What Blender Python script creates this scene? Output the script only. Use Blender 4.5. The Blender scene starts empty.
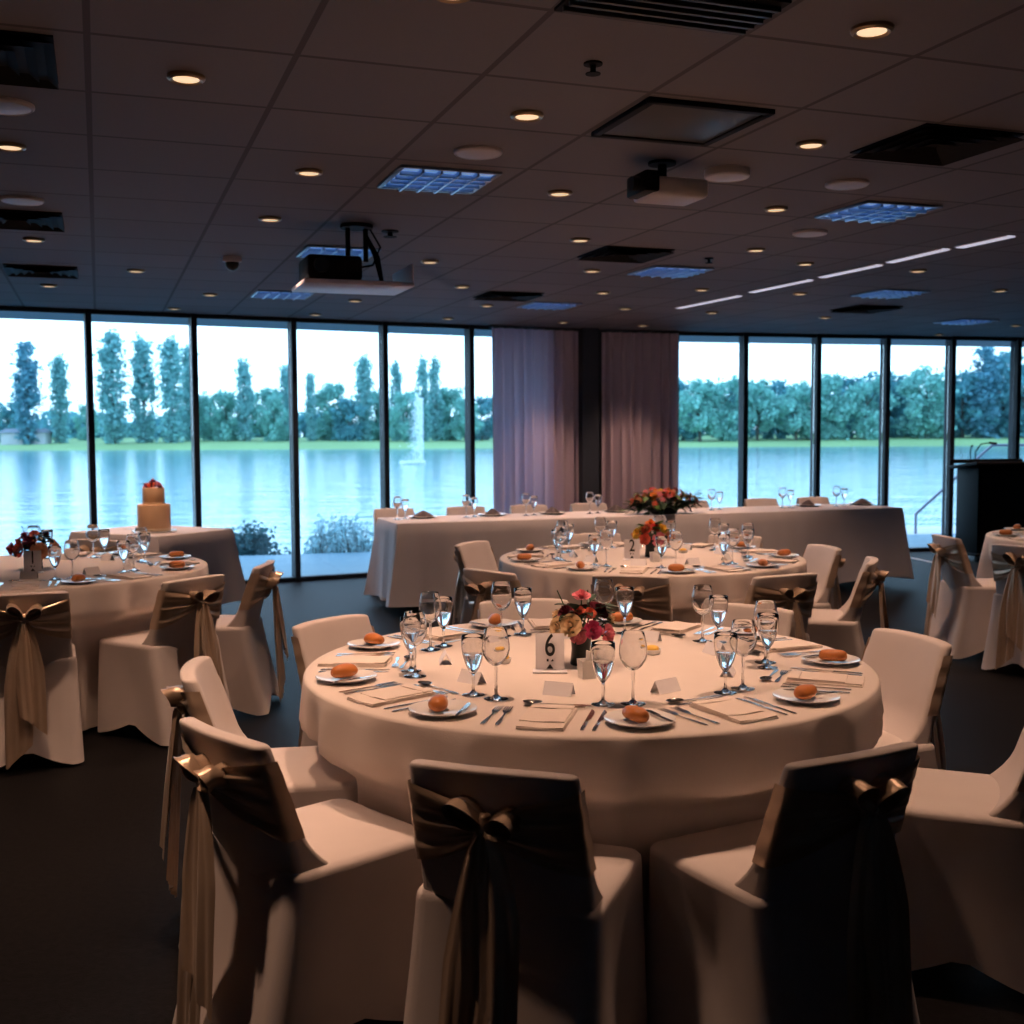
import bpy, bmesh, math, random
from mathutils import Vector, Matrix
random.seed(7)
PI = math.pi
sin, cos, R_ = math.sin, math.cos, math.radians
scene = bpy.context.scene
COL = scene.collection

# ---------------------------------------------------------------- camera
FPX, HOR, ROLL, CAMZ = 1150.0, 432.5, 0.005, 1.49
pit = math.atan((512 - HOR) / FPX)
FW = Vector((0, cos(pit), -sin(pit)))
U0 = Vector((0, sin(pit), cos(pit)))
X0 = Vector((1, 0, 0))
RT = cos(ROLL) * X0 - sin(ROLL) * U0
UP = cos(ROLL) * U0 + sin(ROLL) * X0
EYE = Vector((0, 0, CAMZ))
cd = bpy.data.cameras.new('camera')
cam = bpy.data.objects.new('camera', cd)
COL.objects.link(cam)
m = Matrix((RT, UP, -FW)).transposed().to_4x4()
m.translation = EYE
cam.matrix_world = m
cd.sensor_width = 36
cd.lens = 36 * FPX / 1024
cd.dof.use_dof = True
cd.dof.focus_distance = 3.6
cd.dof.aperture_fstop = 4.5
scene.camera = cam

def at(x, y, z):
    """point of the place at height z that the photograph shows at pixel x, y"""
    d = FW * FPX + RT * (x - 512) + UP * (512 - y)
    return EYE + d * ((z - CAMZ) / d.z)

# ---------------------------------------------------------------- materials
def nodes(name):
    mt = bpy.data.materials.new(name)
    mt.use_nodes = True
    nt = mt.node_tree
    return mt, nt, nt.nodes['Principled BSDF']

def mat(name, col, rough=0.6, metal=0.0, spec=0.5, bump=0, bscale=200, var=0.0, vscale=8, sheen=0.0, emit=None, estr=0, trans=0, ior=1.45, coat=0, sub=0):
    mt, nt, b = nodes(name)
    b.inputs['Base Color'].default_value = (*col, 1)
    b.inputs['Roughness'].default_value = rough
    b.inputs['Metallic'].default_value = metal
    b.inputs['Specular IOR Level'].default_value = spec
    b.inputs['Sheen Weight'].default_value = sheen
    b.inputs['IOR'].default_value = ior
    b.inputs['Transmission Weight'].default_value = trans
    b.inputs['Coat Weight'].default_value = coat
    if sub:
        b.inputs['Subsurface Weight'].default_value = sub
        b.inputs['Subsurface Radius'].default_value = (.02, .012, .008)
    if emit:
        b.inputs['Emission Color'].default_value = (*emit, 1)
        b.inputs['Emission Strength'].default_value = estr
    if bump or var:
        tc = nt.nodes.new('ShaderNodeTexCoord')
    if bump:
        n = nt.nodes.new('ShaderNodeTexNoise'); n.inputs['Scale'].default_value = bscale; n.inputs['Detail'].default_value = 2
        bp = nt.nodes.new('ShaderNodeBump'); bp.inputs['Strength'].default_value = bump; bp.inputs['Distance'].default_value = .002
        nt.links.new(tc.outputs['Object'], n.inputs['Vector'])
        nt.links.new(n.outputs['Fac'], bp.inputs['Height'])
        nt.links.new(bp.outputs['Normal'], b.inputs['Normal'])
    if var:
        n2 = nt.nodes.new('ShaderNodeTexNoise'); n2.inputs['Scale'].default_value = vscale; n2.inputs['Detail'].default_value = 4
        mx = nt.nodes.new('ShaderNodeMix'); mx.data_type = 'RGBA'
        mx.inputs['A'].default_value = (*[c * (1 - var) for c in col], 1)
        mx.inputs['B'].default_value = (*[min(1, c * (1 + var)) for c in col], 1)
        nt.links.new(tc.outputs['Object'], n2.inputs['Vector'])
        nt.links.new(n2.outputs['Fac'], mx.inputs['Factor'])
        nt.links.new(mx.outputs['Result'], b.inputs['Base Color'])
    return mt

M = {}
M['cover'] = mat('chair_cover_fabric', (.62, .55, .52), .75, bump=.25, bscale=350, var=.05, sheen=.1, spec=.25)
M['linen'] = mat('ivory_linen', (.68, .60, .55), .8, bump=.3, bscale=300, var=.04, sheen=.1, spec=.2)
M['white_linen'] = mat('white_linen', (.66, .62, .64), .8, bump=.3, bscale=300, var=.04, spec=.2)
M['napkin'] = mat('napkin_cloth', (.72, .63, .57), .85, bump=.4, bscale=250, spec=.2)
M['dark_napkin'] = mat('dark_napkin_cloth', (.12, .10, .11), .85, bump=.4, bscale=250, spec=.2)
M['satin'] = mat('champagne_satin', (.56, .41, .29), .30, metal=.35, spec=.6, var=.12, vscale=14, sheen=.2)
M['china'] = mat('white_china', (.75, .74, .73), .12, spec=.6, var=.01)
M['steel'] = mat('polished_cutlery_steel', (.62, .60, .58), .16, metal=1.0, var=.02)
M['bread'] = mat('bread_crust', (.52, .17, .04), .45, bump=.8, bscale=60, var=.35, vscale=14, coat=.15)
M['butter'] = mat('butter', (.85, .52, .08), .45, var=.1, vscale=30)
M['card'] = mat('cream_card', (.84, .81, .84), .7, var=.02)
M['ink'] = mat('black_ink', (.012, .012, .014), .6, var=.02)
M['black'] = mat('black_satin_paint', (.006, .006, .007), .6, spec=.2, var=.1)
M['frame'] = mat('dark_window_metal', (.012, .018, .030), .5, spec=.3, var=.1)
M['vase'] = mat('dark_vase_glass', (.006, .010, .009), .3, spec=.3, var=.1)
M['leaf'] = mat('dark_leaf', (.018, .045, .025), .5, var=.4, vscale=30)
M['green'] = mat('fresh_leaf', (.06, .13, .03), .5, var=.4, vscale=30)
M['stem'] = mat('stem_green', (.05, .09, .03), .6, var=.2)
for k, c in dict(cream=(.78, .58, .36), pink=(.72, .22, .27), magenta=(.50, .05, .14), burgundy=(.14, .012, .03), coral=(.75, .16, .10), orange=(.82, .27, .05), peach=(.80, .40, .22), yellow=(.80, .50, .06), red=(.50, .03, .03)).items():
    M[k] = mat(k + '_petal', c, .6, var=.12, vscale=40, spec=.3)
M['cake'] = mat('caramel_icing', (.70, .46, .27), .55, var=.05, vscale=12, sub=.05)
M['ribbon'] = mat('cake_ribbon', (.75, .58, .40), .4, var=.05)
M['wall'] = mat('painted_wall', (.36, .39, .50), .8, var=.08, bump=.1, bscale=80)
M['column'] = mat('charcoal_column', (.035, .045, .065), .6, var=.1)
M['grille'] = mat('dark_grille', (.009, .009, .010), .7, spec=.15, var=.1)
M['panel'] = mat('dark_grey_panel', (.045, .045, .048), .55, var=.1, bump=.2, bscale=120)
M['plastic'] = mat('grey_white_plastic', (.50, .45, .46), .5, var=.05)
M['lilac'] = mat('pale_metal_tray', (.62, .56, .66), .45, var=.05)
M['louvre'] = mat('troffer_reflector', (.34, .55, .85), .3, metal=.5, var=.05)
M['tube'] = mat('daylight_reflection_glow', (.5, .6, .8), .5, emit=(.085, .19, .38), estr=1.0, var=.01)  # emission imitates blue window light caught by switched-off troffers
M['louvre_blade'] = mat('troffer_blade', (.20, .25, .36), .35, metal=.6, var=.05)
M['chrome'] = mat('handrail_steel', (.35, .34, .40), .35, metal=.6, var=.1)
M['tape'] = mat('white_floor_strip', (.65, .64, .66), .6, var=.05)
M['deckrim'] = mat('pale_concrete', (.62, .58, .58), .8, var=.1, vscale=3)
M['bark'] = mat('bark', (.06, .06, .05), .9, var=.3)
M['house'] = mat('render_wall', (.45, .47, .48), .8, var=.05)
M['roof'] = mat('slate_roof', (.16, .19, .22), .8, var=.1)
M['paper'] = mat('sachet_paper', (.74, .68, .62), .7, var=.05)
M['lamp'] = mat('lamp_glow', (.8, .6, .4), .5, emit=(1.0, .72, .44), estr=.95, var=.01)
M['trim'] = mat('downlight_trim', (.30, .20, .11), .4, metal=.4, var=.05)
M['slot'] = mat('slot_diffuser', (.7, .7, .75), .5, emit=(.66, .62, .76), estr=.75, var=.01)

def glass(name, col=(1, 1, 1), ior=1.45, rough=0.0):
    mt, nt, b = nodes(name)
    b.inputs['Base Color'].default_value = (*col, 1)
    b.inputs['Roughness'].default_value = rough
    b.inputs['IOR'].default_value = ior
    b.inputs['Transmission Weight'].default_value = 1
    n = nt.nodes.new('ShaderNodeTexNoise'); n.inputs['Scale'].default_value = 3
    mr = nt.nodes.new('ShaderNodeMapRange'); mr.inputs['To Min'].default_value = rough; mr.inputs['To Max'].default_value = rough + .02
    nt.links.new(n.outputs['Fac'], mr.inputs['Value']); nt.links.new(mr.outputs['Result'], b.inputs['Roughness'])
    return mt
M['glass'] = glass('drinking_glass', (.97, .97, .97), 1.45)
M['water'] = glass('drinking_water', (.97, .99, 1), 1.33)

def pane_mat():
    mt = bpy.data.materials.new('window_glass'); mt.use_nodes = True
    nt = mt.node_tree; nt.nodes.clear()
    o = nt.nodes.new('ShaderNodeOutputMaterial'); mx = nt.nodes.new('ShaderNodeMixShader')
    t = nt.nodes.new('ShaderNodeBsdfTransparent'); t.inputs['Color'].default_value = (.90, .97, .98, 1)
    g = nt.nodes.new('ShaderNodeBsdfGlossy'); g.inputs['Roughness'].default_value = .0
    f = nt.nodes.new('ShaderNodeFresnel'); f.inputs['IOR'].default_value = 1.5
    nt.links.new(f.outputs[0], mx.inputs[0]); nt.links.new(t.outputs[0], mx.inputs[1]); nt.links.new(g.outputs[0], mx.inputs[2])
    nt.links.new(mx.outputs[0], o.inputs[0])
    return mt
M['pane'] = pane_mat()

def curtain_mat():
    mt, nt, b = nodes('sheer_mauve_curtain')
    b.inputs['Base Color'].default_value = (.78, .66, .78, 1); b.inputs['Roughness'].default_value = .85
    tr = nt.nodes.new('ShaderNodeBsdfTranslucent'); tr.inputs['Color'].default_value = (.55, .52, .62, 1)
    mx = nt.nodes.new('ShaderNodeMixShader'); mx.inputs[0].default_value = .22
    n = nt.nodes.new('ShaderNodeTexNoise'); n.inputs['Scale'].default_value = 60
    bp = nt.nodes.new('ShaderNodeBump'); bp.inputs['Strength'].default_value = .15
    nt.links.new(n.outputs['Fac'], bp.inputs['Height']); nt.links.new(bp.outputs['Normal'], b.inputs['Normal'])
    nt.links.new(b.outputs[0], mx.inputs[1]); nt.links.new(tr.outputs[0], mx.inputs[2])
    nt.links.new(mx.outputs[0], nt.nodes['Material Output'].inputs[0])
    return mt
M['curtain'] = curtain_mat()

def carpet_mat():
    mt, nt, b = nodes('dark_carpet')
    tc = nt.nodes.new('ShaderNodeTexCoord')
    n = nt.nodes.new('ShaderNodeTexNoise'); n.inputs['Scale'].default_value = 45; n.inputs['Detail'].default_value = 6
    cr = nt.nodes.new('ShaderNodeValToRGB')
    cr.color_ramp.elements[0].position = .35; cr.color_ramp.elements[0].color = (.003, .0027, .003, 1)
    cr.color_ramp.elements[1].position = .7; cr.color_ramp.elements[1].color = (.010, .009, .0095, 1)
    bp = nt.nodes.new('ShaderNodeBump'); bp.inputs['Strength'].default_value = .5; bp.inputs['Distance'].default_value = .004
    n2 = nt.nodes.new('ShaderNodeTexNoise'); n2.inputs['Scale'].default_value = 260
    nt.links.new(tc.outputs['Object'], n.inputs['Vector']); nt.links.new(tc.outputs['Object'], n2.inputs['Vector'])
    nt.links.new(n.outputs['Fac'], cr.inputs['Fac']); nt.links.new(cr.outputs['Color'], b.inputs['Base Color'])
    nt.links.new(n2.outputs['Fac'], bp.inputs['Height']); nt.links.new(bp.outputs['Normal'], b.inputs['Normal'])
    b.inputs['Roughness'].default_value = .55; b.inputs['Specular IOR Level'].default_value = .08
    return mt
M['carpet'] = carpet_mat()
M['spray'] = mat('water_spray', (.85, .90, .92), .3, spec=.5, trans=.35, ior=1.1, var=.02)

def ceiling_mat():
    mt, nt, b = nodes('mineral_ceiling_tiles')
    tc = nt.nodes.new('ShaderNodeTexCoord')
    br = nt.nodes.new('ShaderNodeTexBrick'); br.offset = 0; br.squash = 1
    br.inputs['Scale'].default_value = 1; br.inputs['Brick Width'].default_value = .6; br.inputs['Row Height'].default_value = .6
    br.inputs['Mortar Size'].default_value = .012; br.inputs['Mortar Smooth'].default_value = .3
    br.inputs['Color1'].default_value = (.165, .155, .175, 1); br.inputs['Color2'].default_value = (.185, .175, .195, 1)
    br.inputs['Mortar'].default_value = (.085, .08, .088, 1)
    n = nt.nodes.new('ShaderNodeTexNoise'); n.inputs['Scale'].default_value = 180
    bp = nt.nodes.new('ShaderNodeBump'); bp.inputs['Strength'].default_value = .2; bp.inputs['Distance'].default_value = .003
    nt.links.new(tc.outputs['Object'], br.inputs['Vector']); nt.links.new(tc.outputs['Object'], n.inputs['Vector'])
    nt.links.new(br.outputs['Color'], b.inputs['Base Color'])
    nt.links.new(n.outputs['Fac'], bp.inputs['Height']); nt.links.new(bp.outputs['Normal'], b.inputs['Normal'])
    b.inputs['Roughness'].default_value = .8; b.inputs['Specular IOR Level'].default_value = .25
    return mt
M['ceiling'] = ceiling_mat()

def deck_mat():
    mt, nt, b = nodes('timber_deck')
    tc = nt.nodes.new('ShaderNodeTexCoord')
    mp = nt.nodes.new('ShaderNodeMapping'); mp.inputs['Rotation'].default_value = (0, 0, -.34)
    br = nt.nodes.new('ShaderNodeTexBrick'); br.inputs['Scale'].default_value = 1
    br.inputs['Brick Width'].default_value = 2.4; br.inputs['Row Height'].default_value = .14; br.inputs['Mortar Size'].default_value = .006
    br.inputs['Color1'].default_value = (.10, .22, .27, 1); br.inputs['Color2'].default_value = (.13, .25, .30, 1); br.inputs['Mortar'].default_value = (.05, .08, .12, 1)
    nt.links.new(tc.outputs['Object'], mp.inputs['Vector']); nt.links.new(mp.outputs[0], br.inputs['Vector'])
    nt.links.new(br.outputs['Color'], b.inputs['Base Color']); b.inputs['Roughness'].default_value = .55
    return mt
M['deck'] = deck_mat()

def water_mat():
    mt, nt, b = nodes('lake_water')
    b.inputs['Base Color'].default_value = (.14, .33, .40, 1); b.inputs['Roughness'].default_value = .08; b.inputs['IOR'].default_value = 1.33
    tc = nt.nodes.new('ShaderNodeTexCoord')
    mp = nt.nodes.new('ShaderNodeMapping'); mp.inputs['Scale'].default_value = (.35, 1, 1)
    n = nt.nodes.new('ShaderNodeTexNoise'); n.inputs['Scale'].default_value = .55; n.inputs['Detail'].default_value = 5; n.inputs['Roughness'].default_value = .6
    bp = nt.nodes.new('ShaderNodeBump'); bp.inputs['Strength'].default_value = .35; bp.inputs['Distance'].default_value = .35
    nt.links.new(tc.outputs['Object'], mp.inputs['Vector']); nt.links.new(mp.outputs[0], n.inputs['Vector'])
    nt.links.new(n.outputs['Fac'], bp.inputs['Height']); nt.links.new(bp.outputs['Normal'], b.inputs['Normal'])
    return mt
M['lake'] = water_mat()
M['grass'] = mat('bank_grass', (.20, .33, .13), .9, var=.35, vscale=.06)

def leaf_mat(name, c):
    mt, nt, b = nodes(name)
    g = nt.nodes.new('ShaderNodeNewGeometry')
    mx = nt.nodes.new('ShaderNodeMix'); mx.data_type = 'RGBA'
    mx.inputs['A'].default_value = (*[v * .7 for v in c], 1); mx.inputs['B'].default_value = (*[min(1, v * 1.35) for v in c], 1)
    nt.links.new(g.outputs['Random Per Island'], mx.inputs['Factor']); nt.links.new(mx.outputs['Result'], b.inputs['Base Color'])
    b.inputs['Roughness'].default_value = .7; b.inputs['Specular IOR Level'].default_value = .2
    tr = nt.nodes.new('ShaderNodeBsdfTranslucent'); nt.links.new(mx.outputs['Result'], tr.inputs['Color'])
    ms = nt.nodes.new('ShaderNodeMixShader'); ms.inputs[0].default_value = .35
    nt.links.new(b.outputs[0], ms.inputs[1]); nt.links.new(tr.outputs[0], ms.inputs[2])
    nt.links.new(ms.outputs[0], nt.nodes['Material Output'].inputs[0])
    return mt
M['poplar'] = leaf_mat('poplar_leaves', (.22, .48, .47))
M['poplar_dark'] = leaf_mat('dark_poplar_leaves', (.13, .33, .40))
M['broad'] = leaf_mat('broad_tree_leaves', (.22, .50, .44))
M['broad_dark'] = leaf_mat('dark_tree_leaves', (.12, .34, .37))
M['shrub'] = leaf_mat('shrub_leaves', (.05, .14, .15))
M['reed'] = leaf_mat('reed_leaves', (.42, .62, .64))

# ---------------------------------------------------------------- mesh helpers
class MB:
    def __init__(s): s.v = []; s.f = []; s.mi = []
    def add(s, vs, fs):
        o = len(s.v); s.v += [tuple(v) for v in vs]; s.f += [tuple(i + o for i in f) for f in fs]; return s
    def grid(s, nu, nv, fn, cu=False, cv=False):
        vs = [fn(i / (nu if cu else nu - 1), j / (nv if cv else nv - 1)) for i in range(nu) for j in range(nv)]
        fs = []
        for i in range(nu if cu else nu - 1):
            for j in range(nv if cv else nv - 1):
                a, b = i * nv + j, ((i + 1) % nu) * nv + j
                c, d = ((i + 1) % nu) * nv + (j + 1) % nv, i * nv + (j + 1) % nv
                fs.append((a, b, c, d))
        return s.add(vs, fs)
    def lathe(s, prof, n=24, c=(0, 0, 0), caps=True):
        vs = []; fs = []
        k = len(prof)
        for i in range(n):
            a = 2 * PI * i / n
            for r, z in prof: vs.append((c[0] + r * cos(a), c[1] + r * sin(a), c[2] + z))
        for i in range(n):
            i2 = (i + 1) % n
            for j in range(k - 1):
                fs.append((i * k + j, i2 * k + j, i2 * k + j + 1, i * k + j + 1))
        if caps:
            fs.append(tuple(i * k for i in range(n - 1, -1, -1)))
            fs.append(tuple(i * k + k - 1 for i in range(n)))
        return s.add(vs, fs)
    def box(s, c, d, bev=0.0, rot=None, seg=2):
        bm = bmesh.new(); bmesh.ops.create_cube(bm, size=1)
        bmesh.ops.scale(bm, vec=d, verts=bm.verts)
        if bev: bmesh.ops.bevel(bm, geom=list(bm.edges), offset=bev, segments=seg, affect='EDGES', profile=.5)
        mm = Matrix.Translation(c) @ (rot.to_4x4() if rot else Matrix.Identity(4))
        bm.verts.index_update()
        s.add([mm @ v.co for v in bm.verts], [[v.index for v in f.verts] for f in bm.faces]); bm.free()
        return s
    def tube(s, pts, r, n=8, caps=True):
        pts = [Vector(p) for p in pts]; vs = []; k = len(pts)
        rr = r if isinstance(r, (list, tuple)) else [r] * k
        prev = None
        for i, p in enumerate(pts):
            t = (pts[min(i + 1, k - 1)] - pts[max(i - 1, 0)]).normalized()
            ref = prev if prev else (Vector((0, 0, 1)) if abs(t.z) < .9 else Vector((1, 0, 0)))
            a = (ref - t * ref.dot(t)).normalized(); prev = a; b = t.cross(a)
            for j in range(n):
                q = 2 * PI * j / n; vs.append(p + (a * cos(q) + b * sin(q)) * rr[i])
        fs = [(i * n + j, i * n + (j + 1) % n, (i + 1) * n + (j + 1) % n, (i + 1) * n + j) for i in range(k - 1) for j in range(n)]
        if caps: fs += [tuple(range(n - 1, -1, -1)), tuple((k - 1) * n + j for j in range(n))]
        return s.add(vs, fs)
    def ball(s, c, r, nu=12, nv=8):
        r = r if isinstance(r, (list, tuple)) else (r, r, r)
        pr = [(sin(PI * (j + .02) / (nv + .04)), -cos(PI * (j + .02) / (nv + .04))) for j in range(nv + 1)]
        vs = [(c[0] + r[0] * q * cos(2 * PI * i / nu), c[1] + r[1] * q * sin(2 * PI * i / nu), c[2] + r[2] * z) for i in range(nu) for q, z in pr]
        k = nv + 1
        fs = [(i * k + j, ((i + 1) % nu) * k + j, ((i + 1) % nu) * k + j + 1, i * k + j + 1) for i in range(nu) for j in range(nv)]
        fs += [tuple(i * k for i in range(nu - 1, -1, -1)), tuple(i * k + nv for i in range(nu))]
        return s.add(vs, fs)
    def outline(s, pts, th, c=(0, 0, 0), zf=None):
        """flat shape of real thickness from a closed outline; zf bends it"""
        n = len(pts); zf = zf or (lambda x, y: 0)
        vs = [(c[0] + x, c[1] + y, c[2] + zf(x, y)) for x, y in pts] + [(c[0] + x, c[1] + y, c[2] + zf(x, y) + th) for x, y in pts]
        fs = [tuple(range(n - 1, -1, -1)), tuple(range(n, 2 * n))] + [(i, (i + 1) % n, n + (i + 1) % n, n + i) for i in range(n)]
        return s.add(vs, fs)
    def mesh(s, name, material, smooth=True, ang=.7):
        me = bpy.data.meshes.new(name); me.from_pydata(s.v, [], s.f); me.update()
        bm = bmesh.new(); bm.from_mesh(me); bmesh.ops.recalc_face_normals(bm, faces=bm.faces); bm.to_mesh(me); bm.free()
        if smooth:
            me.polygons.foreach_set('use_smooth', [True] * len(me.polygons)); me.set_sharp_from_angle(angle=ang)
        me.materials.append(material if not isinstance(material, str) else M[material])
        return me

def obj(name, data, parent=None, loc=None, rz=None):
    o = bpy.data.objects.new(name, data); COL.objects.link(o)
    if parent: o.parent = parent
    if loc is not None: o.location = loc
    if rz is not None: o.rotation_euler = (0, 0, rz)
    return o
def tag(o, label, cat, group=None):
    o['label'] = label; o['category'] = cat
    if group: o['group'] = group
    return o
def thing(name, label, cat, loc=(0, 0, 0), rz=0, group=None):
    return tag(obj(name, None, None, loc, rz), label, cat, group)
def struct(name, mb, material, parent=None, smooth=False):
    o = obj(name, mb.mesh(name, material, smooth), parent)
    if not parent: o['kind'] = 'structure'
    return o
ORD = 'first second third fourth fifth sixth seventh eighth ninth tenth eleventh twelfth thirteenth fourteenth fifteenth sixteenth seventeenth eighteenth nineteenth twentieth'.split()
TENS = {20: 'twenty', 30: 'thirty', 40: 'forty', 50: 'fifty'}
def ordinal(n):
    if n <= 20: return ORD[n - 1]
    t, u = n // 10 * 10, n % 10
    return (TENS[t] + '-' + ORD[u - 1]) if u else {30: 'thirtieth', 40: 'fortieth', 50: 'fiftieth'}[t]

# ---------------------------------------------------------------- room shell
CEIL = 2.64
BEND = Vector((1.0, 13.2)); SL, SR = .50, .25
def wl(x): return BEND.y + (SL if x < BEND.x else SR) * (x - BEND.x)
XL, XR, YB = -7.0, 9.0, -5.0
room = [(XL, wl(XL)), (BEND.x, BEND.y), (XR, wl(XR)), (XR, YB), (XL, YB)]
GA = .344
mb = MB(); mb.add([(x, y, 0) for x, y in room] + [(x, y, -.25) for x, y in room], [(0, 1, 2, 3, 4), (9, 8, 7, 6, 5)] + [(i, (i + 1) % 5, 5 + (i + 1) % 5, 5 + i) for i in range(5)])
struct('floor', mb, 'carpet')
rot = Matrix.Rotation(-GA, 3, 'Z')
mb = MB(); lo = [rot @ Vector((x, y, 0)) for x, y in room]
mb.add([(p.x, p.y, CEIL) for p in lo] + [(p.x, p.y, CEIL + .2) for p in lo], [(4, 3, 2, 1, 0), (5, 6, 7, 8, 9)] + [(i, (i + 1) % 5, 5 + (i + 1) % 5, 5 + i) for i in range(5)])
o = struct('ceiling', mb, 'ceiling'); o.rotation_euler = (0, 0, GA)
mb = MB(); mb.box((XL - .1, (wl(XL) + YB) / 2, CEIL / 2), (.2, wl(XL) - YB, CEIL)); struct('wall_left', mb, 'wall')
mb = MB(); mb.box((XR + .1, (wl(XR) + YB) / 2, CEIL / 2), (.2, wl(XR) - YB, CEIL)); struct('wall_right', mb, 'wall')
mb = MB(); mb.box(((XL + XR) / 2, YB - .1, CEIL / 2), (XR - XL, .2, CEIL)); struct('wall_back', mb, 'wall')

def wall_hit(px, side):
    """where the sight line of picture column px (at eye height) meets the window wall"""
    d = FW * FPX + RT * (px - 512) + UP * (512 - 440)
    u = d.x / d.y; s = SL if side == 'L' else SR
    y = (BEND.y - s * BEND.x) / (1 - s * u)
    return Vector((u * y, y))
left_x = [wall_hit(p, 'L') for p in (91, 195.5, 294, 384.5, 470)]
right_x = [wall_hit(p, 'R') for p in (674, 743, 815.5, 884, 949, 1014)]
dl = (left_x[-1] - left_x[0]) / 4; dr = (right_x[-1] - right_x[1]) / 4
left_pts = [left_x[0] - dl * 2, left_x[0] - dl] + left_x + [left_x[-1] + dl]
right_pts = right_x + [right_x[-1] + dr, right_x[-1] + dr * 2]
aL, aR = math.atan(SL), math.atan(SR)
wn = tn = 0
for pts, ang, w in ((left_pts, aL, .055), (right_pts, aR, .06)):
    R3 = Matrix.Rotation(ang, 3, 'Z')
    for i, p in enumerate(pts):
        tn += 1
        mb = MB(); mb.box((p.x, p.y, CEIL / 2), (w, .15, CEIL - .002), .004, R3)
        struct('trim_%d' % tn, mb, 'frame')
    for a, b in zip(pts, pts[1:]):
        wn += 1
        c = (a + b) / 2; L = (b - a).length - w
        mb = MB(); mb.box((c.x, c.y, CEIL / 2), (L, .012, CEIL - .08), 0, R3)
        g = struct('window_%d' % wn, mb, 'pane')
        mb = MB(); mb.box((c.x, c.y, CEIL - .021), (L, .10, .04), .003, R3); obj('head_frame', mb.mesh('head_frame', 'frame'), g)
        mb = MB(); mb.box((c.x, c.y, .021), (L, .10, .04), .003, R3); obj('sill_frame', mb.mesh('sill_frame', 'frame'), g)
# solid ends of the window wall and the column between the two glazed runs
for nm, a, b, ang in (('wall_window_left', Vector((XL, wl(XL))), left_pts[0], aL), ('wall_window_right', right_pts[-1], Vector((XR, wl(XR))), aR)):
    c = (a + b) / 2; mb = MB(); mb.box((c.x, c.y, CEIL / 2), ((b - a).length, .15, CEIL), 0, Matrix.Rotation(ang, 3, 'Z')); struct(nm, mb, 'wall')
a = left_pts[-1]; b = right_pts[0]
mb = MB()
for p, q, ang in ((a, BEND, aL), (BEND, b, aR)):
    c = (p + q) / 2; mb.box((c.x, c.y, CEIL / 2), ((q - p).length, .16, CEIL), 0, Matrix.Rotation(ang, 3, 'Z'))
struct('wall_between_windows', mb, 'column')
mb = MB(); pc = wall_hit(585, 'L'); mb.box((pc.x + .02, pc.y - .20, CEIL / 2), (.20, .20, CEIL - .002), .01, Matrix.Rotation(.3, 3, 'Z')); struct('wall_column', mb, 'column')

# curtains, hanging in even pleats just inside the glass
def curtain(x0, x1, side, label, ph, n=9):
    a = wall_hit(x0, side); b = wall_hit(x1, side)
    d = (b - a).normalized(); nrm = Vector((d.y, -d.x)); L = (b - a).length
    th = thing('curtain', label, 'curtain', (a.x, a.y, 0), 0, 'curtains between the windows')
    def fn(u, v):
        s = u * L; z = .015 + v * (CEIL - .045)
        amp = .042 + .024 * (1 - v)
        off = .16 + amp * sin(2 * PI * n * u + ph + .5 * sin(5 * u + ph)) + .012 * sin(2 * PI * n * 2.3 * u + 2 * ph)
        s2 = s + .015 * sin(2 * PI * n * u * 1.0 + ph + 1.3) * (1 - .4 * v)
        p = d * s2 + nrm * off
        return (p.x, p.y, z)
    mb = MB(); mb.grid(n * 14, 14, fn); obj('drape', mb.mesh('drape', 'curtain', ang=2), th)
    mb = MB(); p = d * (L / 2) + nrm * .16
    mb.box((p.x, p.y, CEIL - .015), (L, .05, .026), .003, Matrix.Rotation(math.atan2(d.y, d.x), 3, 'Z')); obj('heading_rail', mb.mesh('heading_rail', 'column'), th)
curtain(484, 571, 'L', 'sheer mauve curtain left of the dark column, beside the left window run', .4)
curtain(597, 672, 'R', 'sheer mauve curtain right of the dark column, beside the right window run', 2.1, 8)

# ---------------------------------------------------------------- outside
mb = MB(); dk = [(-14, 4.0), (XL, wl(XL)), (1, 13.2), (XR, wl(XR)), (20, 17), (20, 19.8), (6, 16.6), (1, 15.35), (-2.9, 14.2), (-8, 13.3), (-14, 9)]
n = len(dk); mb.add([(x, y + (.08 if 0 < i < 4 else 0), -.01) for i, (x, y) in enumerate(dk)] + [(x, y + (.08 if 0 < i < 4 else 0), -.3) for i, (x, y) in enumerate(dk)], [tuple(range(n)), tuple(range(2 * n - 1, n - 1, -1))] + [(i, (i + 1) % n, n + (i + 1) % n, n + i) for i in range(n)])
struct('ground_deck', mb, 'deck')
mb = MB(); q = [(1, 15.4), (6, 16.65), (20, 19.85), (20, 21.6), (6, 17.9), (1, 16.4)]
mb.add([(x, y, -.03) for x, y in q] + [(x, y, -.5) for x, y in q], [(5, 4, 3, 2, 1, 0), (6, 7, 8, 9, 10, 11)] + [(i, (i + 1) % 6, 6 + (i + 1) % 6, 6 + i) for i in range(6)])
struct('ground_kerb', mb, 'deckrim')
mb = MB(); q = [(XL, wl(XL) + .08), (1, 13.28), (XR, wl(XR) + .08), (XR, wl(XR) + 1.5), (1, 14.7), (XL, wl(XL) + 1.3)]
mb.add([(x, y, CEIL + .005) for x, y in q] + [(x, y, CEIL + .2) for x, y in q], [(0, 1, 2, 3, 4, 5), (11, 10, 9, 8, 7, 6)] + [(i, (i + 1) % 6, 6 + (i + 1) % 6, 6 + i) for i in range(6)])
struct('roof_eave', mb, 'column')
WZ = -1.55
mb = MB(); mb.add([(-400, 9, WZ), (400, 9, WZ), (400, 240, WZ), (-400, 240, WZ)], [(0, 1, 2, 3)])
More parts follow.
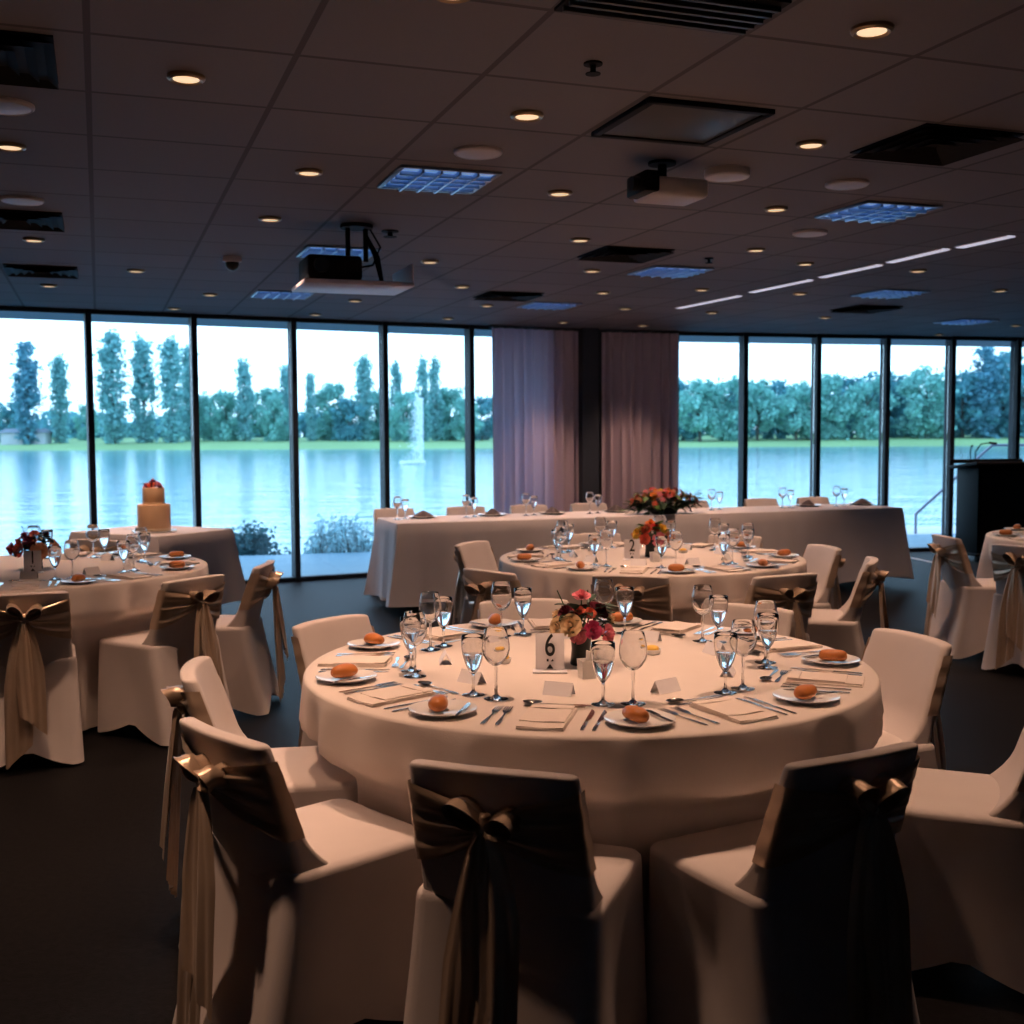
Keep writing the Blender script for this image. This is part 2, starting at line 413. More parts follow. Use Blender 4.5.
struct('ground_lake', mb, 'lake')
mb = MB()
mb.grid(60, 8, lambda u, v: (-400 + 800 * u, 224 + 5 * sin(u * 9) + v * 90, WZ - .3 + (0 if v < .01 else .5 + 2.1 * v ** .6 + .25 * sin(u * 31 + v * 3))))
o = struct('ground_bank', mb, 'grass', smooth=True)

def leaves(mb, pts, size, rng):
    for p in pts:
        n = Vector((rng.gauss(0, 1), rng.gauss(0, 1), rng.gauss(0, 1))).normalized(); t = n.orthogonal().normalized(); b = n.cross(t)
        s = size * rng.uniform(.6, 1.3); q = rng.uniform(0, 2 * PI); t, b = t * cos(q) + b * sin(q), b * cos(q) - t * sin(q)
        P = Vector(p)
        mb.add([P - t * s, P - b * s * .55 + n * s * .12, P + t * s, P + b * s * .55 + n * s * .12], [(0, 1, 2, 3)])
def tree_protos():
    out = {}
    for nm, k in (('poplar', 0), ('poplar_dark', 1), ('broad', 2), ('broad_dark', 3)):
        for vnt in range(3):
            rng = random.Random(k * 10 + vnt); mb = MB(); pts = []
            N = 3000
            if k < 2:   # columnar crown, height 1, built of upswept clumps
                cl = [(rng.uniform(.06, 1), rng.uniform(0, 2 * PI)) for _ in range(90)]
                for h, a in cl:
                    w = .135 * (sin(PI * min(.96, h * .9 + .06)) ** .5) * rng.uniform(.3, 1.05)
                    for _ in range(N // 90):
                        r = abs(rng.gauss(0, .035)); q = rng.uniform(0, 2 * PI)
                        pts.append((w * cos(a) * .7 + r * cos(q), w * sin(a) * .7 + r * sin(q), h * .97 + rng.gauss(0, .035)))
                leaves(mb, pts, .022, rng)
                tr = MB(); tr.tube([(0, 0, -.03), (0, 0, .4), (.005, 0, .9)], [.02, .013, .003], 7)
                for i in range(6):
                    a = rng.uniform(0, 6.3); z = .08 + i * .1; tr.tube([(0, 0, z), (.05 * cos(a), .05 * sin(a), z + .15)], [.007, .002], 5)
            else:       # broad irregular crown
                for _ in range(40):
                    a = rng.uniform(0, 2 * PI); h = rng.uniform(.08, .92); w = .36 * sin(PI * min(.97, h * .85 + .1)) ** .7 * rng.uniform(.2, 1)
                    c = Vector((w * cos(a), w * sin(a), h)); rr = rng.uniform(.08, .15)
                    for _ in range(N // 40):
                        v = Vector((rng.gauss(0, 1), rng.gauss(0, 1), rng.gauss(0, 1))).normalized() * rr * rng.uniform(.3, 1.05)
                        pts.append(c + v)
                leaves(mb, pts, .034, rng)
                tr = MB(); tr.tube([(0, 0, -.03), (0, .01, .3), (.01, 0, .7)], [.03, .022, .006], 7)
                for i in range(6):
                    a = rng.uniform(0, 6.3); z = .2 + i * .07; tr.tube([(0, 0, z), (.2 * cos(a), .2 * sin(a), z + .2)], [.012, .003], 5)
            out[nm, vnt] = (mb.mesh('foliage', nm, False), tr.mesh('trunk', 'bark'))
    return out
TP = tree_protos()
# kind, picture column, picture row of the tip, width factor, distance beyond the lake
TREES = [('poplar_dark', 30, 345, 1.15, 226), ('poplar', 62, 357, .95, 232), ('broad_dark', 10, 402, 1.2, 246), ('poplar', 115, 332, 1.1, 224), ('poplar', 146, 339, 1.1, 227), ('poplar', 173, 339, 1.0, 224),
         ('poplar', 191, 348, .9, 234), ('broad', 212, 388, 1.0, 238), ('broad', 228, 392, 1.0, 232), ('poplar', 246, 360, .9, 230), ('broad', 268, 388, 1.1, 240), ('poplar', 288, 366, .9, 232), ('broad', 276, 396, .9, 228),
         ('poplar', 312, 374, .75, 230), ('broad', 333, 384, 1.2, 236), ('broad_dark', 350, 394, 1.0, 230), ('poplar', 365, 357, .95, 232), ('broad', 378, 390, 1.0, 240), ('poplar', 397, 362, .8, 234), ('broad', 408, 392, 1.0, 226), ('poplar', 424, 358, .75, 230), ('poplar', 436, 358, .75, 236), ('broad', 450, 388, 1.1, 240), ('broad', 466, 398, 1.0, 232), ('broad_dark', 482, 392, 1.1, 244), ('broad', 90, 404, .9, 250),
         ('broad_dark', 683, 376, 1.0, 232), ('broad', 700, 379, 1.0, 224), ('broad', 722, 374, 1.1, 228), ('broad_dark', 738, 383, 1.0, 240), ('broad', 757, 379, 1.0, 228), ('broad_dark', 778, 380, .9, 236), ('broad', 796, 384, 1.0, 226),
         ('broad', 812, 378, .9, 232), ('broad', 828, 375, 1.1, 226), ('broad_dark', 848, 371, 1.0, 236), ('broad', 866, 374, 1.0, 226), ('broad_dark', 886, 372, 1.0, 236), ('broad_dark', 905, 374, 1.0, 240), ('broad', 926, 363, 1.1, 226), ('broad_dark', 944, 378, .9, 238), ('broad_dark', 962, 364, 1.1, 230), ('poplar_dark', 984, 349, 1.5, 226), ('broad_dark', 1003, 352, 1.1, 232), ('broad_dark', 1022, 356, 1.1, 228)]
PANES_L = [(91, 'in the leftmost pane'), (195, 'in the second pane'), (294, 'in the third pane'), (384, 'in the fourth pane'), (470, 'in the fifth pane'), (600, 'beside the left curtain')]
PANES_R = [(743, 'just right of the curtains'), (815, 'in the second pane right of the curtains'), (884, 'in the third pane right of the curtains'), (949, 'in the fourth pane right of the curtains'), (1014, 'above the black lectern'), (1100, 'at the right picture edge')]
KNAME = dict(poplar='slender blue-green poplar', poplar_dark='dark full-crowned poplar', broad='broad green tree', broad_dark='broad dark tree')
TREES.sort(key=lambda t: t[1])
cnt = {}
rows = []
for t in TREES:
    where = next(n for x, n in (PANES_L if t[1] < 600 else PANES_R) if t[1] < x)
    k = (t[0], where); cnt[k] = cnt.get(k, 0) + 1; rows.append((t, k, cnt[k]))
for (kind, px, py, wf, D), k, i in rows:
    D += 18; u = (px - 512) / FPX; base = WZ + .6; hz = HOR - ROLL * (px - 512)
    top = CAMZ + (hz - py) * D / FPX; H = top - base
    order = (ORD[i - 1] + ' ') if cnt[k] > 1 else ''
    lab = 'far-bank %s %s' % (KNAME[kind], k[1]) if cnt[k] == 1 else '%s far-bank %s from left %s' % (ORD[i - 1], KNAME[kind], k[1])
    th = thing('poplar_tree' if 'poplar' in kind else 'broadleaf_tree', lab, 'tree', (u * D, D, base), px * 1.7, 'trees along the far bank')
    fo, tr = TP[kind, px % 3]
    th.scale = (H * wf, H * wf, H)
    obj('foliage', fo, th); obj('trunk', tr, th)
# wooded rise behind the right-hand trees, nobody could count these
rng = random.Random(5); mb = MB(); pts = []
for _ in range(9000):
    x = rng.uniform(20, 170); y = rng.uniform(282, 305); h = 9.5 + 1.6 * sin(x * .23) + 1.2 * sin(x * .61 + 1) + max(0, x - 90) * .02
    pts.append((x, y, rng.uniform(0, 1) ** .7 * h))
for _ in range(9000):
    x = rng.uniform(-150, 20); y = rng.uniform(288, 310); h = 5.5 + 1.5 * sin(x * .21) + 1.0 * sin(x * .53 + 1)
    pts.append((x, y, rng.uniform(0, 1) ** .7 * h))
leaves(mb, pts, 1.1, rng)
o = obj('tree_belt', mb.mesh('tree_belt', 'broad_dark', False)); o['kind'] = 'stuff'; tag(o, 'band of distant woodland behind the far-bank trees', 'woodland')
# low white building by the far shore
th = thing('pavilion', 'small pale lakeside building on the far bank at the left picture edge', 'building', (-104, 247, WZ + .9), .1)
mb = MB(); mb.box((0, 0, 1.3), (9, 5, 2.6)); mb.box((-3, -2.55, 1.2), (1.2, .12, 1.8)); mb.box((0, -2.55, 1.4), (2, .12, 1.2)); mb.box((3, -2.55, 1.4), (1.6, .12, 1.2)); obj('wall', mb.mesh('wall', 'house', False), th)
mb = MB(); mb.add([(-5, -3, 2.6), (5, -3, 2.6), (5, 3, 2.6), (-5, 3, 2.6), (-4.2, 0, 3.5), (4.2, 0, 3.5)], [(0, 1, 5, 4), (1, 2, 5), (2, 3, 4, 5), (3, 0, 4), (3, 2, 1, 0)]); obj('roof', mb.mesh('roof', 'roof', False), th)

th = thing('fountain', 'white fountain jet rising from the lake in the fifth pane from the left', 'fountain', ((418 - 512) / FPX * 111, 111, WZ))
rng = random.Random(9); pts = []
for _ in range(2600):
    t = rng.uniform(0, 1) ** .8; pts.append((.55 - abs(rng.gauss(0, .55)) * (1.1 - .3 * t), rng.gauss(0, .3), 6.4 * t))
mb = MB(); leaves(mb, pts, .085, rng); obj('jet', mb.mesh('jet', 'spray', False), th)
mb = MB(); leaves(mb, [(rng.uniform(-1.7, .7), rng.uniform(-.8, .8), rng.uniform(.02, .35)) for _ in range(700)], .10, rng); obj('splash', mb.mesh('splash', 'spray', False), th)

def shrub(x0, x1, ytop, label, kind, mt, seed):
    rng = random.Random(seed)
    c = at((x0 + x1) / 2, 556, 0); D = 14.9
    u = ((x0 + x1) / 2 - 512) / FPX; cx = u * D; w = (x1 - x0) / FPX * D / 2
    ztop = CAMZ - (ytop - HOR) * D / FPX
    th = thing(kind, label, 'shrub', (cx, D, -.75))
    mb = MB(); tw = MB(); H = ztop + .75
    if kind == 'shrub':
        pts = []
        for _ in range(46):
            a = rng.uniform(0, 2 * PI); rr = rng.uniform(0, 1) ** .5; c = Vector((rr * w * cos(a) * .85, rr * .45 * sin(a), rng.uniform(.35, .92) * H * (1 - .25 * rr * rr)))
            tw.tube([(0, 0, 0), c * .5 + Vector((0, 0, .05)), c], [.018, .012, .005], 5)
            for _ in range(60): pts.append(c + Vector((rng.gauss(0, .10), rng.gauss(0, .10), rng.gauss(0, .07))))
        leaves(mb, pts, .035, rng)
    else:
        for _ in range(170):
            x = rng.uniform(-w, w); y = rng.uniform(-.4, .4); h = H * rng.uniform(.62, 1.0) * (1 - .25 * abs(x / w) ** 2); lx = rng.gauss(0, .09)
            tw.tube([(x, y, 0), (x + lx * .4, y, h * .5), (x + lx, y, h * .9)], [.007, .005, .003], 4)
            leaves(mb, [(x + lx * t + rng.gauss(0, .03), y + rng.gauss(0, .03), h * t) for t in [rng.uniform(.45, 1) for _ in range(14)]], .042, rng)
    obj('foliage', mb.mesh('foliage', mt, False), th); obj('stem', tw.mesh('stem', 'bark'), th)
shrub(222, 280, 522, 'dark rounded shrub beyond the deck in the third window pane', 'shrub', 'shrub', 3)
shrub(308, 374, 506, 'pale feathery reeds beyond the deck in the fourth window pane', 'reed_clump', 'reed', 4)

# hand rail of the steps outside
th = thing('handrail', 'slanting steel handrail on the deck outside the right-hand windows', 'handrail', (5.95, 16.9, -.03))
mb = MB(); mb.tube([(0, 0, 0), (0, 0, .29)], .022, 8); obj('post', mb.mesh('post', 'chrome'), th)
mb = MB(); mb.tube([(.64, 0, 0), (.64, 0, .87)], .04, 8); obj('post', mb.mesh('post', 'chrome'), th)
mb = MB(); mb.tube([(-.0, 0, .27), (.0, 0, .29), (.04, 0, .33), (.64, 0, .88), (1.1, 0, 1.3), (1.9, 0, 1.3)], .022, 8); obj('rail', mb.mesh('rail', 'chrome'), th)

# ---------------------------------------------------------------- ceiling fittings
def cthing(name, label, cat, px, py, group=None, rz=GA):
    p = at(px, py, CEIL); return thing(name, label, cat, (p.x, p.y, CEIL), rz, group)
mb = MB(); mb.lathe([(.042, -.001), (.043, -.012), (.052, -.016), (.060, -.010), (.061, -.001)], 20, caps=False); RING = mb.mesh('trim_ring', 'trim')
mb = MB(); mb.lathe([(.001, -.003), (.025, -.004), (.042, -.011)], 20, caps=False); LAMP = mb.mesh('lamp', 'lamp')
sp = bpy.data.lights.new('downlight', 'SPOT'); sp.energy = 112; sp.color = (1.0, .59, .39); sp.spot_size = R_(74); sp.spot_blend = 1.0; sp.shadow_soft_size = .05
def downlight(p, label, group, k=1):
    th = thing('ceiling_downlight', label, 'downlight', (p.x, p.y, CEIL), 0, group)
    obj('trim_ring', RING, th); obj('lamp', LAMP, th)
    l = bpy.data.objects.new('downlight_lamp', sp); COL.objects.link(l); l.parent = th; l.location = (0, 0, -.03)
DL = [(872, 28), (186, 76), (527, 114), (811, 143), (10, 145), (309, 171), (560, 192), (776, 208), (270, 218), (34, 239), (580, 239), (430, 261), (136, 270), (49, 285), (592, 270), (756, 249), (805, 263), (210, 294), (462, 286), (603, 292), (625, 308), (702, 289), (918, 270), (800, 293), (487, 305), (355, 300), (174, 308), (563, 322), (643, 325), (712, 312), (825, 317), (939, 334), (1016, 325), (1000, 290), (315, 314), (448, 318)]
DL.sort(key=lambda q: q[1])
for i, q in enumerate(DL):
    side = 'left' if q[0] < 340 else 'middle' if q[0] < 680 else 'right'
    n = sum(1 for w in DL[:i + 1] if (0 if w[0] < 340 else 1 if w[0] < 680 else 2) == (0 if q[0] < 340 else 1 if q[0] < 680 else 2))
    downlight(at(q[0], q[1], CEIL), 'round warm downlight in the %s third of the ceiling, %s from the top' % (side, ordinal(n)), 'ceiling downlights')
E1 = Vector((-sin(GA), cos(GA))); E2 = Vector((cos(GA), sin(GA)))
for u, v in ((-.3, 2.75), (.9, 2.95), (-1.5, 4.5), (-2.1, 6.3), (-1.7, 8.1), (4.5, 4.5), (5.7, 5.1), (-2.7, -2.7), (-.9, -3.3), (.9, -3.9), (2.7, -4.5), (4.5, -5.1)):  # the row behind the camera is added as fill for the dark chair backs
    w = E2 * u + E1 * v; downlight(w, 'round warm downlight in the ceiling above the camera, or added as fill behind it', 'downlights outside the picture')

def troffer(px, py, label):
    th = cthing('troffer_light', label, 'ceiling light', px, py, 'square louvred ceiling lights')
    mb = MB()
    for sx, sy, w, d in ((0, .22, .46, .02), (0, -.22, .46, .02), (.22, 0, .02, .46), (-.22, 0, .02, .46)): mb.box((sx, sy, -.006), (w, d, .012), .002)
    obj('frame', mb.mesh('frame', 'louvre_blade'), th)
    mb = MB(); mb.box((0, 0, -.002), (.42, .42, .003)); obj('reflection_glow_panel', mb.mesh('reflection_glow_panel', 'tube'), th)  # glowing sheet stands in for daylight reflected in the unlit fitting
    mb = MB()
    for i in range(1, 5):
        t = -.21 + .42 * i / 5; mb.box((t, 0, -.014), (.012, .42, .020), .002); mb.box((0, t, -.0141), (.42, .012, .020), .002)
    obj('louvre', mb.mesh('louvre', 'louvre'), th)
for px, py, lb in ((438, 179, 'bluish square louvred ceiling light nearest the camera, above the middle windows'), (338, 252, 'square louvred ceiling light behind the hanging projector'), (282, 294, 'square louvred ceiling light left of and below the hanging projector'), (670, 271, 'pale square louvred ceiling light above the right-hand curtain'), (549, 305, 'pale square louvred ceiling light above the left-hand curtain'), (877, 211, 'square louvred ceiling light above the row of bright slots'), (890, 293, 'square louvred ceiling light below the row of bright slots'), (966, 321, 'square louvred ceiling light close above the far right windows')):
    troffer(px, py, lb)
def vent(px, py, label, kind='vent', drop=.0):
    th = cthing('ceiling_vent', label, 'ceiling vent', px, py, 'ceiling air diffusers')
    mb = MB()
    if kind == 'flat':
        mb.box((0, 0, -.006), (.46, .46, .012), .002); obj('panel', mb.mesh('panel', 'panel'), th)
        mb = MB()
        for sx, sy, w, d in ((0, .235, .5, .03), (0, -.235, .5, .03), (.235, 0, .03, .5), (-.235, 0, .03, .5)): mb.box((sx, sy, -.009), (w, d, .018), .002)
        obj('frame', mb.mesh('frame', 'grille'), th)
    else:
        for k in range(4):   # nested stepped cones of a square diffuser
            a = .235 - k * .055; b = a - .034; z0, z1 = -.004, -.024
            mb.add([(-a, -a, z1), (a, -a, z1), (a, a, z1), (-a, a, z1), (-b, -b, z0), (b, -b, z0), (b, b, z0), (-b, b, z0)], [(0, 1, 5, 4), (1, 2, 6, 5), (2, 3, 7, 6), (3, 0, 4, 7)])
        obj('vane', mb.mesh('vane', 'grille', False), th)
        mb = MB(); mb.box((0, 0, -.003), (.47, .47, .006)); obj('back_plate', mb.mesh('back_plate', 'grille'), th)
for a in ((680, 121, 'flat dark square panel in the ceiling above the middle table', 'flat'), (935, 143, 'black square air diffuser at the upper right of the ceiling'), (625, 253, 'small dark air diffuser above the column between the curtains'), (508, 295, 'dark air diffuser close above the left-hand curtain'), (-28, 52, 'large dark air diffuser at the upper left picture edge'), (16, 218, 'dark air diffuser at the left picture edge, second from the top'), (42, 270, 'dark air diffuser near the left windows, lowest on the left'), (866, 308, 'dark air diffuser close above the right-hand windows')):
    vent(*a)
# linear grille at the top of the picture
th = cthing('ceiling_grille', 'long black slotted grille at the top middle of the ceiling', 'ceiling vent', 672, 4)
mb = MB()
for i in range(5): mb.box((0, -.09 + i * .045, -.012), (.56, .014, .02), .002)
obj('slat', mb.mesh('slat', 'panel'), th)
mb = MB(); mb.box((0, 0, -.004), (.58, .26, .008)); obj('back_plate', mb.mesh('back_plate', 'grille'), th)
def speaker(px, py, label, r=.10, h=.01):
    th = cthing('ceiling_speaker', label, 'ceiling speaker', px, py, 'round ceiling speakers')
    mb = MB(); mb.lathe([(r, 0), (r, -h), (r * .93, -h - .006), (r * .88, -h - .003)], 28, caps=False); obj('rim', mb.mesh('rim', 'plastic'), th)
    mb = MB(); mb.lathe([(r * .89, -h - .003), (r * .5, -h - .008), (.001, -h - .010)], 28, caps=False); obj('grille', mb.mesh('grille', 'plastic'), th)
for a in ((478, 151, 'round pale ceiling speaker above the nearest louvred light'), (727, 170, 'round pale dome right of the ceiling projector', .10, .03), (847, 183, 'round ceiling speaker with bright rim, above the right louvred light'), (810, 232, 'round ceiling speaker below the right louvred light'), (4, 104, 'round ceiling speaker at the left picture edge, upper one'), (22, 199, 'round ceiling speaker at the left picture edge, lower one')):
    speaker(*a)
def sprinkler(px, py, label, r=.03):
    th = cthing('ceiling_sprinkler', label, 'sprinkler', px, py, 'ceiling sprinklers and detectors')
    mb = MB(); mb.lathe([(r, 0), (r, -.006), (r * .3, -.008), (r * .3, -.03), (r * .8, -.032), (r * .8, -.035), (.001, -.036)], 14); obj('head', mb.mesh('head', 'grille'), th)
sprinkler(593, 63, 'tiny dark sprinkler head near the top middle of the ceiling'); sprinkler(709, 258, 'tiny dark sprinkler head beside the pale louvred light, above the right curtain'); sprinkler(390, 231, 'pale smoke detector above right of the hanging projector', .05)
th = cthing('dome_camera', 'small dark dome camera on the ceiling left of the hanging projector', 'camera', 232, 257)
mb = MB(); mb.lathe([(.06, 0), (.062, -.03), (.05, -.035)], 18); obj('mount', mb.mesh('mount', 'plastic'), th)
mb = MB(); mb.ball((0, 0, -.045), (.045, .045, .045), 16, 10); obj('dome', mb.mesh('dome', 'vase'), th)
# broken row of bright slots
SL_ = [(677, 308, 741, 295), (750, 292, 812, 279), (820, 277, 881, 264), (888, 262, 948, 248), (958, 247, 1013, 235)]
for i, (a, b, c, d) in enumerate(SL_):
    p, q = at(a, b, CEIL), at(c, d, CEIL); v = q - p; mid = (p + q) / 2
    th = thing('ceiling_slot_light', 'narrow bright slot light in the ceiling, %s from the left' % ORD[i], 'slot light', (mid.x, mid.y, CEIL), math.atan2(v.y, v.x), 'row of slot lights')
    mb = MB(); mb.box((0, 0, -.005), (v.length * .94, .060, .010), .002); obj('diffuser', mb.mesh('diffuser', 'slot'), th)
    mb = MB(); mb.box((0, .036, -.003), (v.length * .95, .010, .006), .002); mb.box((0, -.036, -.003), (v.length * .95, .010, .006), .002); obj('trim', mb.mesh('trim', 'plastic'), th)

# projector hanging in a tray
pz = 2.31; pp = at(352, 285, pz)
th = thing('hanging_projector', 'projector on a pale tray hanging from the ceiling left of centre', 'projector', (pp.x, pp.y, pz), GA)
mb = MB(); mb.box((0, 0, -.012), (.60, .44, .024), .006); mb.box((.29, 0, .05), (.012, .44, .10), .003); obj('tray', mb.mesh('tray', 'lilac'), th)
mb = MB(); mb.box((-.12, 0, .075), (.30, .30, .13), .02); mb.box((-.12, -.16, .07), (.10, .02, .08), .005); obj('projector_body', mb.mesh('projector_body', 'grille'), th)
mb = MB(); mb.tube([(-.2, -.158, .08), (-.2, -.19, .08)], .04, 16); obj('lens', mb.mesh('lens', 'vase'), th)
mb = MB()
for x in (-.02, .08): mb.tube([(x, 0, .13), (x, 0, CEIL - pz - .01)], .014, 8)
mb.tube([(.16, -.05, .0), (.13, 0, .16), (.08, 0, .28)], .01, 8); mb.tube([(.2, .1, .0), (.15, 0, .16), (.08, 0, .28)], .01, 8)
mb.lathe([(.09, CEIL - pz - .02), (.09, CEIL - pz)], 20, (.03, 0, 0)); obj('ceiling_mount', mb.mesh('ceiling_mount', 'grille'), th)
mb = MB(); mb.tube([(.10, .02, CEIL - pz), (.17, .03, .22), (.13, .05, .12), (.02, .08, .1)], .006, 6); obj('cable', mb.mesh('cable', 'black'), th)
# small white projector close to the ceiling
pz = 2.54; pp = at(662, 186, pz)
th = thing('ceiling_projector', 'small white projector with a dark front fixed under the ceiling right of centre', 'projector', (pp.x, pp.y, pz), GA)
mb = MB(); mb.box((.04, 0, -.02), (.26, .22, .08), .02, seg=3); obj('projector_body', mb.mesh('projector_body', 'plastic'), th)
mb = MB(); mb.box((-.10, -.02, -.005), (.07, .19, .09), .012); mb.tube([(-.12, -.05, -.01), (-.17, -.05, -.01)], .03, 14); obj('front', mb.mesh('front', 'black'), th)
mb = MB(); mb.tube([(0, 0, .02), (0, 0, CEIL - pz)], .02, 10); mb.lathe([(.06, CEIL - pz - .012), (.06, CEIL - pz)], 16); obj('ceiling_mount', mb.mesh('ceiling_mount', 'grille'), th)

# ---------------------------------------------------------------- chairs
SH, BT = .47, .795
def rrect(w0, y0, y1, r, n=12):
    """rounded rectangle as 4n points, with how near each lies to a corner"""
    out = []
    for cx, cy, a0 in ((w0 - r, y1 - r, 0), (-w0 + r, y1 - r, PI / 2), (-w0 + r, y0 + r, PI), (w0 - r, y0 + r, 1.5 * PI)):
        for i in range(n): a = a0 + PI / 2 * i / (n - 1); out.append((cx + r * cos(a), cy + r * sin(a)))
    return out
def ring_with_sides(w0, y0, y1, r, nc=5, ns=8):
    c = rrect(w0, y0, y1, r, nc); out = []
    for k in range(4):
        for i in range(nc): out.append((c[k * nc + i], 1.0))
        a = Vector(c[k * nc + nc - 1]); b = Vector(c[((k + 1) % 4) * nc])
        for i in range(1, ns + 1):
            t = i / (ns + 1); out.append((tuple(a.lerp(b, t)), abs(2 * t - 1)))
    return out
def back_sec(z):
    t = (z - .44) / (BT - .44)
    cy = -.205 - .105 * t ** 1.15
    hw = .200 - .012 * t
    th = .030 - .007 * t
    return cy, hw, th
def bow_curve(x, z): return .030 * (x / .2) ** 2      # slight wrap of the back
def rear_y(x, z):
    cy, hw, th = back_sec(z); return cy - th + bow_curve(x, z)

def chair_meshes(seed):
    rng = random.Random(seed); out = []
    # skirt: stretch cover from seat edge to the four feet, arched hem
    topr = ring_with_sides(.215, -.232, .20, .04); botr = ring_with_sides(.232, -.335, .215, .05)
    n = len(topr); K = 12; vs = []; fs = []
    for k in range(K + 1):
        t = k / K
        for (p, w), (q, _) in zip(topr, botr):
            side = 1 - w
            pinch = .030 * side ** .8 * sin(PI * min(1, t * 1.0)) * .8 + .020 * side * t
            x = p[0] + (q[0] - p[0]) * t; y = p[1] + (q[1] - p[1]) * (t ** 1.15)
            L = math.hypot(x, y + .06) or 1
            x -= x / L * pinch; y -= (y + .06) / L * pinch
            hem = .012 + .075 * side ** 1.3
            z = (SH - .012) + (hem - SH + .012) * t
            vs.append((x, y, z))
    for k in range(K):
        for i in range(n): fs.append((k * n + i, k * n + (i + 1) % n, (k + 1) * n + (i + 1) % n, (k + 1) * n + i))
    mb = MB(); mb.add(vs, fs); out.append(('skirt', mb.mesh('skirt', 'cover', ang=1.2)))
    # seat: padded top
    mb = MB(); vs = []; fs = []
    for sc, z in ((1.0, SH - .014), (.995, SH - .004), (.97, SH + .004), (.90, SH + .010), (.70, SH + .014), (.35, SH + .016)):
        for p, w in topr: vs.append((p[0] * sc, -.016 + (p[1] + .016) * sc, z))
    for k in range(5):
        for i in range(n): fs.append((k * n + i, k * n + (i + 1) % n, (k + 1) * n + (i + 1) % n, (k + 1) * n + i))
    fs.append(tuple(5 * n + i for i in range(n)))
    mb.add(vs, fs); out.append(('seat', mb.mesh('seat', 'cover', ang=1.2)))
    # backrest: raked slab with rounded top
    mb = MB(); vs = []; fs = []; NB = 14
    zs = [.44 + (BT - .010 - .44) * i / NB for i in range(NB + 1)] + [BT - .005, BT - .0015, BT]
    for i, z in enumerate(zs):
        cy, hw, th = back_sec(z)
        if i > NB: s = (.95, .80, .55)[i - NB - 1]; th *= s; hw -= (.001, .004, .009)[i - NB - 1]
        rr = ring_with_sides(hw, cy - th, cy + th, min(.02, th * .95), 4, 8)
        for p, w in rr: vs.append((p[0], p[1] + bow_curve(p[0], z) + (.05 * max(0, (.57 - z) / .10) ** 2 if p[1] > cy else 0), z - (.008 * (abs(p[0]) / .2) ** 3 if i > NB - 3 else 0)))
    nn = len(rr)
    for k in range(len(zs) - 1):
        for i in range(nn): fs.append((k * nn + i, k * nn + (i + 1) % nn, (k + 1) * nn + (i + 1) % nn, (k + 1) * nn + i))
    fs.append(tuple((len(zs) - 1) * nn + i for i in range(nn))); fs.append(tuple(range(nn - 1, -1, -1)))
    mb.add(vs, fs); out.append(('backrest', mb.mesh('backrest', 'cover', ang=1.2)))
    # sash: pleated fans from the knot round both edges of the back
    KZ = .678; mb = MB()
    for sgn in (-1, 1):
        ph = rng.uniform(0, 6); drop = rng.uniform(-.006, .012)
        def fn(u, v, sgn=sgn, ph=ph, drop=drop):
            s = min(1, u / .86); vv = 2 * v - 1
            hh = .020 + (.096 - .020) * s ** .8
            zc = KZ + (-.020 - drop) * s
            z = zc + vv * hh - .006 * sin(PI * s) * (1 - vv)
            cy, hw, th = back_sec(z); W = hw + .002
            fold = .0055 * (sin(vv * 9 + ph + s * 1.2) + .7 * sin(vv * 17 + 2 * ph - s * 2) + .35 * sin(vv * 29 + ph)) * (1 - .45 * s)
            if u <= .86:
                x = sgn * W * s; y = rear_y(x, z) - .004 - (.007 + fold) * min(1, (1 - s) * 5 + .25) - .02 * (1 - s) ** 2
            else:
                q = (u - .86) / .14; x = sgn * (W + .0015 + .001 * sin(vv * 9 + ph)); y = rear_y(W, z) - .004 + q * (2 * th - .006)
            return (x, y, z)
        mb.grid(32, 34, fn)
    out.append(('sash', mb.mesh('sash', 'satin', ang=1.6)))
    # bow: two loops and a knot
    ky = rear_y(0, KZ) - .03; mb = MB()
    for sgn in (-1, 1):
        tilt = rng.uniform(.2, .95); ln = rng.uniform(.075, .10); opn = rng.uniform(.024, .036); rl = rng.uniform(-.5, .5)
        def fn(u, v, sgn=sgn, tilt=tilt, ln=ln, opn=opn, rl=rl):
            a = 2 * PI * u; w = (v - .5) * (.024 + .065 * sin(PI * u) ** .8)
            e = (1 - cos(a)) / 2; x = ln * e; off = opn * sin(a) * (.4 + .6 * e)
            px = sgn * (x * cos(tilt) - off * sin(tilt)); pz = x * sin(tilt) + off * cos(tilt)
            y = -w + .008 * sin(a * 2 + rl) + .006 * sin(v * 9 + a)
            px += sgn * w * .25 * rl; pz += w * .35 * rl
            return (px, ky - .004 + y, KZ + pz + .004 * sin(v * 12))
        mb.grid(22, 8, fn, cu=False)
    out.append(('bow', mb.mesh('bow', 'satin', ang=1.6)))
    mb = MB(); mb.grid(16, 12, lambda u, v: ((.020 + .004 * cos(4 * PI * v)) * sin(PI * (.04 + .92 * u)) * cos(2 * PI * v) * 1.05, ky + .021 * sin(PI * (.04 + .92 * u)) * sin(2 * PI * v), KZ + .030 * cos(PI * (.04 + .92 * u))), cv=True)
    out.append(('knot', mb.mesh('knot', 'satin', ang=1.6)))
